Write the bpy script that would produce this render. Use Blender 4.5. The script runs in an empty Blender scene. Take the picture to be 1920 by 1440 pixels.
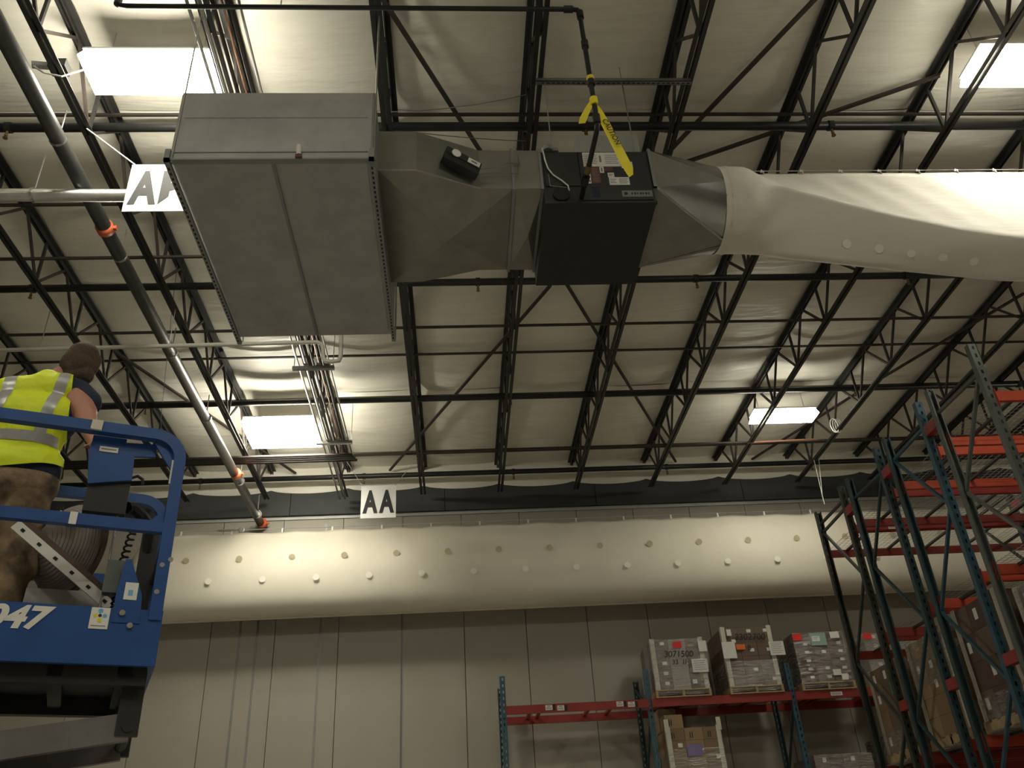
import bpy, bmesh, math, random
from mathutils import Vector, Matrix
random.seed(7)
PI = math.pi
scene = bpy.context.scene
COL = scene.collection

# ------------------------------------------------------------------ camera
cam_d = bpy.data.cameras.new('camera')
cam = bpy.data.objects.new('camera', cam_d)
COL.objects.link(cam)
RT = ((0.99719285, -0.04870866, -0.05686731),
      (-0.02361435, 0.51614036, -0.85617842),
      (0.07105482, 0.85511788, 0.51354125))      # right, down, forward in world axes
right, down, fwd = (Vector(r) for r in RT)
m = Matrix.Identity(4)
for i in range(3):
    m[i][0] = right[i]; m[i][1] = -down[i]; m[i][2] = -fwd[i]
cam.matrix_world = m                             # eye 1.6 m above the floor, which is at z = -1.6
cam_d.sensor_width = 36.0
cam_d.lens = 1605.0 / 1920.0 * 36.0
cam_d.clip_start = 0.05
cam_d.clip_end = 200
scene.camera = cam

# ------------------------------------------------------------------ world, exposure
w = bpy.data.worlds.new('world'); scene.world = w
w.use_nodes = True
w.node_tree.nodes['Background'].inputs[0].default_value = (0.5, 0.47, 0.42, 1)
w.node_tree.nodes['Background'].inputs[1].default_value = 0.02
vs = scene.view_settings
vs.view_transform = 'Standard'; vs.look = 'None'; vs.gamma = 1.0; vs.use_curve_mapping = False
vs.exposure = 0.0
LAMP, LAMP_SIDE = 48.0, 17.0                     # strength of the fluorescent lenses: bottom, flared sides

# ------------------------------------------------------------------ materials
MATS = {}
def mat(name, col, rough=0.6, metal=0.0, noise=0.0, nscale=8.0, col2=None, bump=0.0, bscale=40.0,
        spec=0.5, emit=None, stretch=None, alpha=None, trans=0.0):
    mt = bpy.data.materials.new(name); mt.use_nodes = True
    nt = mt.node_tree; b = nt.nodes['Principled BSDF']
    c = (col[0], col[1], col[2], 1)
    b.inputs['Base Color'].default_value = c
    b.inputs['Roughness'].default_value = rough
    b.inputs['Metallic'].default_value = metal
    b.inputs['Specular IOR Level'].default_value = spec
    vec = None
    if noise or bump:
        tc = nt.nodes.new('ShaderNodeTexCoord')
        mp = nt.nodes.new('ShaderNodeMapping')
        nt.links.new(tc.outputs['Object'], mp.inputs['Vector'])
        if stretch: mp.inputs['Scale'].default_value = stretch
        vec = mp.outputs['Vector']
    if noise:
        n = nt.nodes.new('ShaderNodeTexNoise'); n.inputs['Scale'].default_value = nscale
        n.inputs['Detail'].default_value = 5; n.inputs['Roughness'].default_value = 0.6
        nt.links.new(vec, n.inputs['Vector'])
        r = nt.nodes.new('ShaderNodeValToRGB')
        r.color_ramp.elements[0].position = 0.3; r.color_ramp.elements[1].position = 0.7
        c2 = col2 or tuple(x * (1 - noise) for x in col)
        r.color_ramp.elements[0].color = (c2[0], c2[1], c2[2], 1)
        r.color_ramp.elements[1].color = c
        nt.links.new(n.outputs['Fac'], r.inputs['Fac'])
        nt.links.new(r.outputs['Color'], b.inputs['Base Color'])
    if bump:
        n2 = nt.nodes.new('ShaderNodeTexNoise'); n2.inputs['Scale'].default_value = bscale
        n2.inputs['Detail'].default_value = 4
        nt.links.new(vec, n2.inputs['Vector'])
        bp = nt.nodes.new('ShaderNodeBump'); bp.inputs['Strength'].default_value = bump
        bp.inputs['Distance'].default_value = 0.03
        nt.links.new(n2.outputs['Fac'], bp.inputs['Height'])
        nt.links.new(bp.outputs['Normal'], b.inputs['Normal'])
    if emit:
        b.inputs['Emission Color'].default_value = (*emit[:3], 1)
        b.inputs['Emission Strength'].default_value = emit[3]
    if trans:
        b.inputs['Transmission Weight'].default_value = trans
    MATS[name] = mt
    return mt

mat('insulation', (0.86, 0.83, 0.73), 0.42, 0, 0.10, 1.3, bump=0.55, bscale=2.2, stretch=(0.9, 5.0, 1.0))
mat('joist_steel', (0.040, 0.038, 0.036), 0.55, 0.2, 0.3, 6)
mat('joist_red', (0.052, 0.039, 0.033), 0.6, 0.1, 0.3, 6)
mat('pipe_black', (0.028, 0.028, 0.028), 0.38, 0.35, 0.3, 5)
mat('pipe_grey', (0.10, 0.10, 0.098), 0.35, 0.6, 0.3, 5)
mat('conduit', (0.55, 0.54, 0.52), 0.3, 0.9, 0.2, 6)
mat('copper', (0.62, 0.33, 0.20), 0.35, 0.9, 0.2, 6)
mat('pvc', (0.62, 0.60, 0.54), 0.45, 0, 0.1, 5)
mat('orange_coupling', (0.62, 0.13, 0.05), 0.5)
mat('brass', (0.30, 0.20, 0.085), 0.4, 0.8)
mat('wall_panel', (0.40, 0.372, 0.315), 0.55, 0, 0.06, 0.7)
mat('wall_core', (0.20, 0.19, 0.17), 0.8)
mat('wall_dark', (0.062, 0.066, 0.068), 0.7, 0, 0.2, 1.5)
mat('wall_cap', (0.55, 0.56, 0.55), 0.5, 0.2, 0.1, 2)
mat('concrete', (0.54, 0.51, 0.46), 0.55, 0, 0.25, 1.2)
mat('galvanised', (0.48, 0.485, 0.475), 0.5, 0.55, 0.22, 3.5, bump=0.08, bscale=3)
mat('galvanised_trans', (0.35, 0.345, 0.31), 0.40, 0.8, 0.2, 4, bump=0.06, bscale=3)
mat('galvanised_bright', (0.50, 0.51, 0.52), 0.26, 0.92, 0.15, 4, bump=0.05, bscale=3)
mat('galv_edge', (0.33, 0.34, 0.34), 0.5, 0.75, 0.2, 5)
mat('unit_black', (0.026, 0.027, 0.027), 0.55, 0, 0.2, 3)
mat('black_rubber', (0.012, 0.012, 0.012), 0.6)
mat('dark_gap', (0.02, 0.02, 0.02), 0.9)
mat('sock', (0.77, 0.735, 0.66), 0.75, 0, 0.05, 1.5, bump=0.25, bscale=2.5, stretch=(0.8, 3, 3))
mat('sock_far', (0.80, 0.75, 0.63), 0.7, 0, 0.05, 1.5, bump=0.15, bscale=1.0, stretch=(1.5, 1, 1))
mat('vent', (0.62, 0.55, 0.37), 0.8)
mat('vent_backlit', (0.93, 0.90, 0.80), 0.8)  # pale colour stands in for light coming through the vents
mat('cable', (0.60, 0.60, 0.58), 0.35, 0.6)
mat('white_plastic', (0.80, 0.79, 0.75), 0.45, 0, 0.05, 6)
mat('paper', (0.80, 0.79, 0.75), 0.7, 0, 0.08, 30)
mat('ink', (0.02, 0.02, 0.02), 0.7)
mat('ink_grey', (0.22, 0.22, 0.22), 0.7)
mat('sign_white', (0.86, 0.86, 0.84), 0.5)
mat('lens', (0.9, 0.9, 0.88), 0.5, emit=(1.0, 0.955, 0.79, LAMP))
mat('lens_side', (0.9, 0.9, 0.88), 0.5, emit=(1.0, 0.955, 0.79, LAMP_SIDE))
mat('lens_side_new', (0.9, 0.9, 0.88), 0.5, emit=(1.0, 0.945, 0.78, LAMP_SIDE*4.0))
mat('housing', (0.70, 0.70, 0.68), 0.45, 0.2)
mat('lift_blue', (0.018, 0.085, 0.30), 0.42, 0, 0.25, 7)
mat('lift_dark', (0.022, 0.022, 0.020), 0.6, 0, 0.3, 5)
mat('lift_grey', (0.20, 0.19, 0.19), 0.5, 0.2, 0.25, 5)
mat('steel_bright', (0.62, 0.62, 0.62), 0.3, 0.9)
mat('skin', (0.50, 0.235, 0.165), 0.5, 0, 0.12, 14)
mat('hair', (0.105, 0.062, 0.036), 0.75, 0, 0.45, 60, bump=0.5, bscale=160)
mat('hi_vis', (0.80, 0.92, 0.02), 0.6, 0, 0.10, 9, bump=0.4, bscale=11)
mat('reflective', (0.46, 0.46, 0.45), 0.35, 0.35, 0.15, 30)
mat('tshirt', (0.022, 0.030, 0.062), 0.85, 0, 0.3, 20, bump=0.3, bscale=20)
mat('camo', (0.42, 0.29, 0.17), 0.85, 0, 0.6, 8.5, col2=(0.085, 0.062, 0.045), bump=0.35, bscale=14)
mat('rack_grey', (0.135, 0.155, 0.145), 0.45, 0.2, 0.3, 5)
mat('rack_blue', (0.05, 0.125, 0.175), 0.45, 0.1, 0.4, 5)
mat('rack_teal', (0.042, 0.085, 0.095), 0.45, 0.1, 0.4, 5)
mat('rack_green', (0.055, 0.065, 0.058), 0.45, 0.1, 0.4, 5)
mat('beam_red_lit', (0.60, 0.085, 0.035), 0.5, 0, 0.2, 4)  # same paint as the red beams, lightened as lit for the near rows
mat('beam_red', (0.33, 0.035, 0.028), 0.5, 0, 0.25, 4)  # darker copy of that paint, shade of the far rows put into the colour
mat('wire', (0.45, 0.45, 0.43), 0.4, 0.7)
mat('carton_a', (0.24, 0.16, 0.092), 0.75, 0, 0.12, 4)
mat('carton_b', (0.17, 0.118, 0.088), 0.75, 0, 0.12, 4)
mat('carton_c', (0.34, 0.235, 0.135), 0.75, 0, 0.12, 4)
mat('carton_dark', (0.115, 0.07, 0.055), 0.75, 0, 0.12, 4)
mat('carton_grey', (0.34, 0.295, 0.27), 0.75, 0, 0.12, 4)
mat('corner_board', (0.66, 0.62, 0.54), 0.75, 0, 0.08, 6)
mat('pallet_wood', (0.47, 0.34, 0.19), 0.8, 0, 0.3, 12)
mat('tag_red', (0.78, 0.03, 0.02), 0.6)
mat('tag_orange', (0.85, 0.17, 0.03), 0.6)
mat('tag_green', (0.03, 0.5, 0.05), 0.6)
mat('tag_teal', (0.30, 0.44, 0.38), 0.6)
mat('tag_purple', (0.22, 0.17, 0.36), 0.5)
mat('tape_yellow', (0.82, 0.70, 0.03), 0.5)
mat('stick_blue', (0.15, 0.45, 0.72), 0.6)
mat('stick_yellow', (0.80, 0.72, 0.05), 0.6)
mat('maroon', (0.14, 0.05, 0.045), 0.5)

# shrink film: clear plastic, wrinkled
def film():
    mt = bpy.data.materials.new('film'); mt.use_nodes = True
    nt = mt.node_tree; nt.nodes.clear()
    o = nt.nodes.new('ShaderNodeOutputMaterial'); mix = nt.nodes.new('ShaderNodeMixShader')
    tr = nt.nodes.new('ShaderNodeBsdfTransparent'); gl = nt.nodes.new('ShaderNodeBsdfGlossy')
    gl.inputs['Roughness'].default_value = 0.16
    df = nt.nodes.new('ShaderNodeBsdfDiffuse'); df.inputs[0].default_value = (0.85, 0.85, 0.83, 1)
    m2 = nt.nodes.new('ShaderNodeMixShader'); m2.inputs[0].default_value = 0.35
    tc = nt.nodes.new('ShaderNodeTexCoord'); mp = nt.nodes.new('ShaderNodeMapping')
    mp.inputs['Scale'].default_value = (3, 3, 14)
    n = nt.nodes.new('ShaderNodeTexNoise'); n.inputs['Scale'].default_value = 2.2; n.inputs['Detail'].default_value = 6
    bp = nt.nodes.new('ShaderNodeBump'); bp.inputs['Strength'].default_value = 1.0; bp.inputs['Distance'].default_value = 0.06
    rr = nt.nodes.new('ShaderNodeMapRange')
    rr.inputs['From Min'].default_value = 0.35; rr.inputs['From Max'].default_value = 0.75
    rr.inputs['To Min'].default_value = 0.06; rr.inputs['To Max'].default_value = 0.62
    L = nt.links.new
    L(tc.outputs['Object'], mp.inputs['Vector']); L(mp.outputs['Vector'], n.inputs['Vector'])
    L(n.outputs['Fac'], bp.inputs['Height']); L(bp.outputs['Normal'], gl.inputs['Normal']); L(bp.outputs['Normal'], df.inputs['Normal'])
    L(n.outputs['Fac'], rr.inputs['Value']); L(rr.outputs['Result'], mix.inputs[0])
    L(gl.outputs[0], m2.inputs[1]); L(df.outputs[0], m2.inputs[2])
    L(tr.outputs[0], mix.inputs[1]); L(m2.outputs[0], mix.inputs[2]); L(mix.outputs[0], o.inputs['Surface'])
    MATS['film'] = mt
film()

# ------------------------------------------------------------------ mesh helpers
class MB:
    def __init__(s): s.v = []; s.f = []; s.sm = False
    def add(s, vs, fs):
        o = len(s.v); s.v += [tuple(p) for p in vs]; s.f += [tuple(i + o for i in f) for f in fs]; return s
    def box(s, x0, x1, y0, y1, z0, z1):
        return s.add([(x0,y0,z0),(x1,y0,z0),(x1,y1,z0),(x0,y1,z0),(x0,y0,z1),(x1,y0,z1),(x1,y1,z1),(x0,y1,z1)],
                     [(0,3,2,1),(4,5,6,7),(0,1,5,4),(1,2,6,5),(2,3,7,6),(3,0,4,7)])
    def bar(s, p, q, w, h, up=(0,0,1)):
        p = Vector(p); q = Vector(q); d = (q - p).normalized(); u = Vector(up)
        if abs(d.dot(u)) > 0.98: u = Vector((0,1,0))
        a = d.cross(u).normalized(); b = a.cross(d).normalized()
        vs = []
        for e in (p, q):
            for sa, sb in ((-1,-1),(1,-1),(1,1),(-1,1)): vs.append(e + a*sa*w/2 + b*sb*h/2)
        return s.add(vs, [(0,1,2,3),(7,6,5,4),(0,4,5,1),(1,5,6,2),(2,6,7,3),(3,7,4,0)])
    def tube(s, pts, r, n=8, caps=True):
        pts = [Vector(p) for p in pts]; rs = r if isinstance(r, (list, tuple)) else [r]*len(pts)
        o = len(s.v); prev = None
        for i, p in enumerate(pts):
            if i == 0: d = pts[1]-p
            elif i == len(pts)-1: d = p-pts[i-1]
            else: d = (pts[i+1]-p).normalized()+(p-pts[i-1]).normalized()
            d.normalize()
            if prev is None:
                u = Vector((0,0,1)) if abs(d.z) < 0.9 else Vector((0,1,0))
                a = d.cross(u).normalized()
            else:
                a = (prev - d*prev.dot(d)).normalized()
            prev = a; b = d.cross(a)
            for k in range(n):
                t = 2*PI*k/n; s.v.append(tuple(p + (a*math.cos(t)+b*math.sin(t))*rs[i]))
        for i in range(len(pts)-1):
            for k in range(n):
                k2 = (k+1) % n
                s.f.append((o+i*n+k, o+i*n+k2, o+(i+1)*n+k2, o+(i+1)*n+k))
        if caps:
            s.f.append(tuple(o+k for k in reversed(range(n)))); s.f.append(tuple(o+(len(pts)-1)*n+k for k in range(n)))
        return s
    def loft(s, rings, caps=False, closed=True):
        o = len(s.v); n = len(rings[0])
        for r in rings: s.v += [tuple(p) for p in r]
        for i in range(len(rings)-1):
            for k in range(n if closed else n-1):
                k2 = (k+1) % n
                s.f.append((o+i*n+k, o+i*n+k2, o+(i+1)*n+k2, o+(i+1)*n+k))
        if caps:
            s.f.append(tuple(o+k for k in reversed(range(n)))); s.f.append(tuple(o+(len(rings)-1)*n+k for k in range(n)))
        return s
    def prism(s, poly, axis, a, b):
        """poly: 2d points; axis 'x','y','z' extrude from a to b"""
        def P(u, v, w): return {'x': (w,u,v), 'y': (u,w,v), 'z': (u,v,w)}[axis]
        n = len(poly)
        return s.add([P(u,v,a) for u,v in poly]+[P(u,v,b) for u,v in poly],
                     [tuple(range(n)), tuple(range(2*n-1, n-1, -1))]+[(i, n+i, n+(i+1)%n, (i+1)%n) for i in range(n)])
    def mesh(s, name, off=(0,0,0)):
        me = bpy.data.meshes.new(name)
        me.from_pydata([(x-off[0], y-off[1], z-off[2]) for x,y,z in s.v], [], s.f)
        bm = bmesh.new(); bm.from_mesh(me); bmesh.ops.recalc_face_normals(bm, faces=bm.faces); bm.to_mesh(me); bm.free()
        if s.sm:
            for p in me.polygons: p.use_smooth = True
        return me
    def build(s, name, material, parent=None, local=False):
        """vertices are in world axes; the part takes the origin of its thing (local: already in its axes)"""
        off = (0,0,0)
        if parent is not None and not local: off = root_loc(parent)
        me = s.mesh(name, off); me.materials.append(MATS[material])
        return link(name, me, parent)
def root_loc(o):
    while o.parent: o = o.parent
    return tuple(o.location)
def link(name, me, parent=None, loc=None, rot=None):
    o = bpy.data.objects.new(name, me); COL.objects.link(o)
    if parent is not None: o.parent = parent
    if loc: o.location = loc
    if rot: o.rotation_euler = rot
    return o
def tag(o, label=None, cat=None, group=None, kind=None):
    if label: o['label'] = label
    if cat: o['category'] = cat
    if group: o['group'] = group
    if kind: o['kind'] = kind
    return o
def thing(name, label, cat, loc=(0,0,0), rz=0, group=None):
    o = link(name, None, None, loc, (0,0,rz)); return tag(o, label, cat, group)
def copy_tree(o, parent=None):
    c = o.copy(); COL.objects.link(c)
    if parent is not None: c.parent = parent
    for ch in list(o.children): copy_tree(ch, c)
    return c
def text_mesh(txt, size, bold=0.0, shear=0.0, name='lettering', depth=0.0):
    cu = bpy.data.curves.new(name, 'FONT'); cu.body = txt; cu.size = size; cu.offset = bold; cu.shear = shear; cu.extrude = depth
    ob = bpy.data.objects.new(name, cu); COL.objects.link(ob)
    bpy.context.view_layer.update()
    me = bpy.data.meshes.new_from_object(ob.evaluated_get(bpy.context.evaluated_depsgraph_get()))
    bpy.data.objects.remove(ob); return me
ORD = ['first','second','third','fourth','fifth','sixth','seventh','eighth','ninth','tenth','eleventh','twelfth','thirteenth','fourteenth','fifteenth','sixteenth']

# ------------------------------------------------------------------ the setting
XL, XR, YF, YB, ZF = -15.0, 19.0, -9.0, 16.0, -1.6
ZD = 7.66                                        # underside of the roof insulation
f = MB().box(XL, XR, YF, YB+0.3, ZF-0.2, ZF).build('floor', 'concrete'); tag(f, kind='structure')
for nm, b in (('wall_left', (XL-0.3, XL, YF, YB)), ('wall_right', (XR, XR+0.3, YF, YB)), ('wall_front', (XL-0.3, XR+0.3, YF-0.3, YF))):
    tag(MB().box(*b, ZF, ZD+0.4).build(nm, 'wall_panel'), kind='structure')
wb = MB().box(XL-0.3, XR+0.3, YB+0.06, YB+0.3, ZF, ZD+0.4).build('wall_back', 'wall_core'); tag(wb, kind='structure')
PW = 1.155
k = 0; x = -4.483 - 9*PW
pm = MB().box(0.006, PW-0.006, 0, 0.06, ZF, 6.60).mesh('wall_panel'); pm.materials.append(MATS['wall_panel'])
while x < XR:
    if x + PW > XL: link('wall_panel', pm, wb, (x, YB, 0))
    x += PW
MB().box(XL, XR, YB-0.03, YB+0.06, 6.60, 6.665).build('wall_cap', 'wall_cap', wb)
for xx in (-3.96, -3.65, -2.508, -1.014):        # narrow cover strips over some joints
    st = MB(); st.box(xx-0.018, xx-0.006, YB-0.012, YB, ZF, 6.5); st.box(xx+0.006, xx+0.018, YB-0.012, YB, ZF, 6.5)
    st.build('cover_strip', 'galv_edge', wb)
xx = -9.3
while xx < 12.0:
    MB().box(xx, xx+3.03, YB-0.10, YB+0.06, 6.665, ZD+0.25).build('dark_fascia', 'wall_dark', wb); xx += 3.03+0.012

# roof insulation, one vinyl sheet per bay and length, sagging between its supports
JX0, JS = -0.595, 1.513
K0, K1 = -8, 11
ceil = MB().box(XL-0.3, XR+0.3, YF-0.3, YB+0.3, ZD+0.28, ZD+0.45).build('ceiling', 'wall_cap'); tag(ceil, kind='structure')
seams = [-9.0, -2.65, 0.4, 3.45, 6.75, 9.85, 12.95, 16.05]
for k in range(K0-2, K1+3):
    xa = JX0 + JS*k; xb = xa + JS
    for ya, yb in zip(seams[:-1], seams[1:]):
        g = MB(); nx, ny = 8, 10
        ph = random.uniform(0, 6)
        for j in range(ny+1):
            t = j/ny; y = ya + (yb-ya)*t
            for i in range(nx+1):
                s_ = i/nx
                sag = 0.075*math.sin(PI*s_)**0.7
                end = 1 - math.exp(-min(t, 1-t)*14)          # pulled up to the seam at both ends
                wr = 0.008*math.sin(9*t+ph+3*s_)
                g.v.append((xa+(xb-xa)*s_, y, ZD+0.055 - sag*(0.35+0.65*end) - 0.06*end + wr))
        for j in range(ny):
            for i in range(nx):
                a = j*(nx+1)+i; g.f.append((a, a+1, a+nx+2, a+nx+1))
        g.sm = True
        g.build('insulation_sheet', 'insulation', ceil)

for k in range(K0-2, K1+3):                      # insulation turned down onto the dark fascia, lowest in mid-bay
    xa = JX0 + JS*k; fp = MB(); N = 12
    for i in range(N+1):
        s_ = i/N; e = 7.20-0.085*math.sin(PI*s_)**0.6
        fp.v += [(xa+JS*s_, 15.86, ZD+0.06), (xa+JS*s_, 15.865-0.03*math.sin(PI*s_), 7.40), (xa+JS*s_, 15.89, e)]
    for i in range(N):
        for j in range(2): a = i*3+j; fp.f.append((a, a+1, a+4, a+3))
    fp.sm = True; fp.build('insulation_flap', 'insulation', ceil)

# ------------------------------------------------------------------ roof joists
JZB, JZT = 6.90, 7.60
NODE0, NODE = 5.13-1.21*3, 1.21
web_v = MB().bar((0,0,0.03), (0,0,JZT-JZB-0.04), 0.032, 0.032).mesh('web'); web_v.materials.append(MATS['joist_steel'])
web_a = MB().bar((0,0.02,0.02), (0,0.59,JZT-JZB-0.03), 0.030, 0.030).mesh('web'); web_a.materials.append(MATS['joist_red'])
web_b = MB().bar((0,-0.02,0.02), (0,-0.59,JZT-JZB-0.03), 0.030, 0.030).mesh('web'); web_b.materials.append(MATS['joist_red'])
Y0J = 1.1
bc = MB()
for s_ in (-1, 1):
    bc.box(s_*0.012, s_*0.055, Y0J, 15.62, -0.006, 0.006); bc.box(s_*0.012, s_*0.02, Y0J, 15.62, 0.0, 0.05)
bc = bc.mesh('bottom_chord'); bc.materials.append(MATS['joist_steel'])
tc_ = MB()
for s_ in (-1, 1):
    tc_.box(s_*0.012, s_*0.075, Y0J-0.4, 15.84, -0.008, 0.008); tc_.box(s_*0.012, s_*0.024, Y0J-0.4, 15.98, -0.07, 0.0)
tc_ = tc_.mesh('top_chord'); tc_.materials.append(MATS['joist_steel'])
jn = 0
for k in range(-6, 9):
    jx = JX0 + JS*k
    where = {-6: 'at the far left edge of the photo', -5: 'second from the left edge, behind the worker', -4: 'third from the left, above the hooded lift corner',
             -3: 'passing just left of the black sprinkler main', -2: 'just right of the black sprinkler main', -1: 'carrying the bundle of conduits',
             0: 'directly right of the big galvanised plenum', 1: 'crossing behind the black heater, left of its hanger strut', 2: 'carrying the right end of the heater hanger strut',
             3: 'first beyond the heater on the right', 4: 'passing left of the far small light fixture', 5: 'passing right of the far small light fixture',
             6: 'third from the right edge, above the pallet racks', 7: 'second from the right edge, above the racks', 8: 'at the far right edge of the photo'}[k]
    where = where.replace('above the hooded lift corner', "above the lift's corner")
    t = thing('roof_joist', 'open-web steel roof joist ' + where, 'joist', (jx, 0, JZB), 0, 'open-web roof joists')
    link('bottom_chord', bc, t); link('top_chord', tc_, t, (0,0,JZT-JZB))
    y = NODE0
    while y < 15.5:
        link('web', web_v, t, (0.0, y, 0)); 
        link('web', web_a, t, (0.0, y, 0)); link('web', web_b, t, (0.0, y, 0))
        y += NODE

# bridging rods across the joists
def rod(name, p, q, r, label, matn, cat, group=None, n=6):
    b = Vector(p); o = thing(name, label, cat, tuple(b), 0, group) if False else None
    mb = MB().tube([p, q], r, n); mb.sm = False
    me = mb.mesh(name, tuple(p)); me.materials.append(MATS[matn])
    o = link(name, me, None, tuple(p)); return tag(o, label, cat, group)
XA, XB = JX0+JS*-6, JX0+JS*8
for y, z, lab in ((6.66, 7.53, 'just above the nearest cross pipe behind the heater'), (9.95, 6.94, 'first below the heater, at the lower chords'),
                  (11.55, 7.53, 'second below the heater, at the upper chords'), (12.88, 7.53, 'tight above the middle sprinkler branch pipe'),
                  (13.84, 6.94, 'between the two far sprinkler pipes'), (15.1, 7.53, 'close above the farthest sprinkler pipe'),
                  (8.35, 6.94, 'level with the letters sign, at the lower chords'), (8.05, 7.53, 'behind the upper end of the plenum')):
    o = MB().bar((XA, y, z), (XB, y, z), 0.03, 0.03)
    me = o.mesh('bridging_bar', (XA, y, z)); me.materials.append(MATS['joist_red'])
    tag(link('bridging_bar', me, None, (XA, y, z)), 'thin steel bridging bar across the joists, ' + lab, 'bridging', 'bridging bars')
ZX = 7.5
for p, q, lab in (((1.686, 9.729), (4.58, 15.75), 'from below the heater down to the right'), ((1.458, 9.761), (-1.27, 15.75), 'from below the heater down to the left, past the AA sign'),
                  ((-5.135, 11.212), (-3.14, 15.75), 'at left between the sprinkler main and the worker'), ((-0.595, 5.16), (0.918, 8.21), 'beside the plenum, ending over the transition'),
                  ((3.80, 5.0), (2.42, 7.65), 'upper right, steeply behind the heater outlet'), ((5.46, 6.09), (2.80, 7.42), 'upper right, flatly behind the heater outlet'),
                  ((8.813, 10.145), (7.55, 12.69), 'above the top of the nearest rack upright'), ((7.366, 13.079), (6.19, 15.75), 'behind the far small light fixture')):
    P = (p[0], p[1], ZX); Q = (q[0], q[1], ZX)
    me = MB().bar(P, Q, 0.045, 0.03).mesh('diagonal_brace', P); me.materials.append(MATS['joist_red'])
    tag(link('diagonal_brace', me, None, P), 'slanting steel roof brace ' + lab, 'brace', 'diagonal roof braces')

# ------------------------------------------------------------------ sprinkler pipes
headm = MB(); headm.tube([(0,0,0),(0,0,-0.05)], 0.014, 6); headm.tube([(0,0,-0.05),(0,0,-0.075)], 0.020, 6); headm.tube([(0,0,-0.10),(0,0,-0.105)], 0.026, 8)
headm.bar((-0.015,0,-0.07),(-0.006,0,-0.10),0.006,0.006); headm.bar((0.015,0,-0.07),(0.006,0,-0.10),0.006,0.006)
headm = headm.mesh('sprinkler_head'); headm.materials.append(MATS['brass'])
for y, lab, xs in ((6.60, 'behind the heater and plenum', (1.55, 4.35, 7.4, -1.4, -4.6)), (9.36, 'just below the heater', (-5.5, -2.6, 0.4, 3.45, 6.5)),
                   (12.52, 'crossing mid-way to the back wall', (-5.0, -1.95, 1.0, 4.0, 7.0, 10.0)), (15.5, 'close to the back wall', (-4.9, -1.75, 1.2, 4.3, 7.3, 10.3))):
    t = thing('sprinkler_pipe', 'black sprinkler branch pipe ' + lab, 'pipe', (XA-2, y, 7.27), 0, 'sprinkler branch pipes')
    mb = MB().tube([(XA-2, y, 7.27), (XB+2, y, 7.27)], 0.05, 12); mb.sm = True; mb.build('pipe', 'pipe_black', t)
    for xx in xs:
        link('sprinkler_head', headm, t, (xx-(XA-2), 0, -0.05))
        MB().tube([(xx-0.03, y, 7.27), (xx+0.03, y, 7.27)], 0.06, 12).build('coupling', 'pipe_black', t)
t = thing('sprinkler_main', 'thick black sprinkler main pipe running to the back wall, with orange couplings', 'pipe', (-3.72, 1.0, 6.5))
mb = MB().tube([(-3.70, 1.0, 6.5), (-3.75, 15.95, 6.5)], 0.078, 16); mb.sm = True; mb.build('pipe', 'pipe_grey', t)
for y, mn in ((7.32, 'orange_coupling'), (13.6, 'orange_coupling'), (15.85, 'orange_coupling')):
    mb = MB().tube([(-3.72, y-0.045, 6.5), (-3.72, y+0.045, 6.5)], 0.094, 16); mb.sm = True; mb.build('coupling', mn, t)
    MB().box(-3.72+0.085, -3.72+0.125, y-0.02, y+0.02, 6.48, 6.52).build('bolt', mn, t)
for y in (6.05, 7.8, 9.8, 11.6, 13.9, 15.4):
    mb = MB().tube([(-3.72, y-0.012, 6.5), (-3.72, y+0.012, 6.5)], 0.083, 16)
    mb.tube([(-3.72, y, 6.58), (-3.72, y, 6.9)], 0.008, 6); mb.build('hanger', 'conduit', t)
# lower grey pipe along X behind the letters sign
t = thing('steel_pipe', 'pale steel pipe crossing behind the half-hidden AB sign', 'pipe', (-6.0, 6.62, 6.335))
mb = MB().tube([(-9.0, 6.55, 6.335), (-2.35, 6.66, 6.335)], 0.065, 14); mb.sm = True; mb.build('pipe', 'conduit', t)
for xx in (-4.9, -4.15):
    mb = MB().tube([(xx-0.012, 6.62, 6.335), (xx+0.012, 6.62, 6.335)], 0.072, 14); mb.tube([(xx, 6.62, 6.40), (xx, 6.62, 6.9)], 0.007, 6); mb.build('hanger', 'conduit', t)
# white PVC condensate line
t = thing('pvc_pipe', 'white plastic pipe crossing left of and below the plenum, with a U-bend end', 'pipe', (-1.7, 9.33, 6.3))
mb = MB().tube([(-9.0, 9.40, 6.3), (-1.72, 9.32, 6.3), (-1.66, 9.33, 6.28), (-1.64, 9.35, 6.22), (-1.63, 9.36, 6.08), (-1.60, 9.36, 6.03), (-1.52, 9.36, 6.02), (-1.43, 9.36, 6.03), (-1.41, 9.36, 6.10), (-1.40, 9.2, 6.55)], 0.028, 10)
mb.sm = True; mb.build('pipe', 'pvc', t)
for xx in (-6.8, -5.2, -3.6):
    MB().tube([(xx, 9.36, 6.3), (xx, 9.36, 6.9)], 0.006, 5).build('hanger', 'conduit', t)

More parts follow.
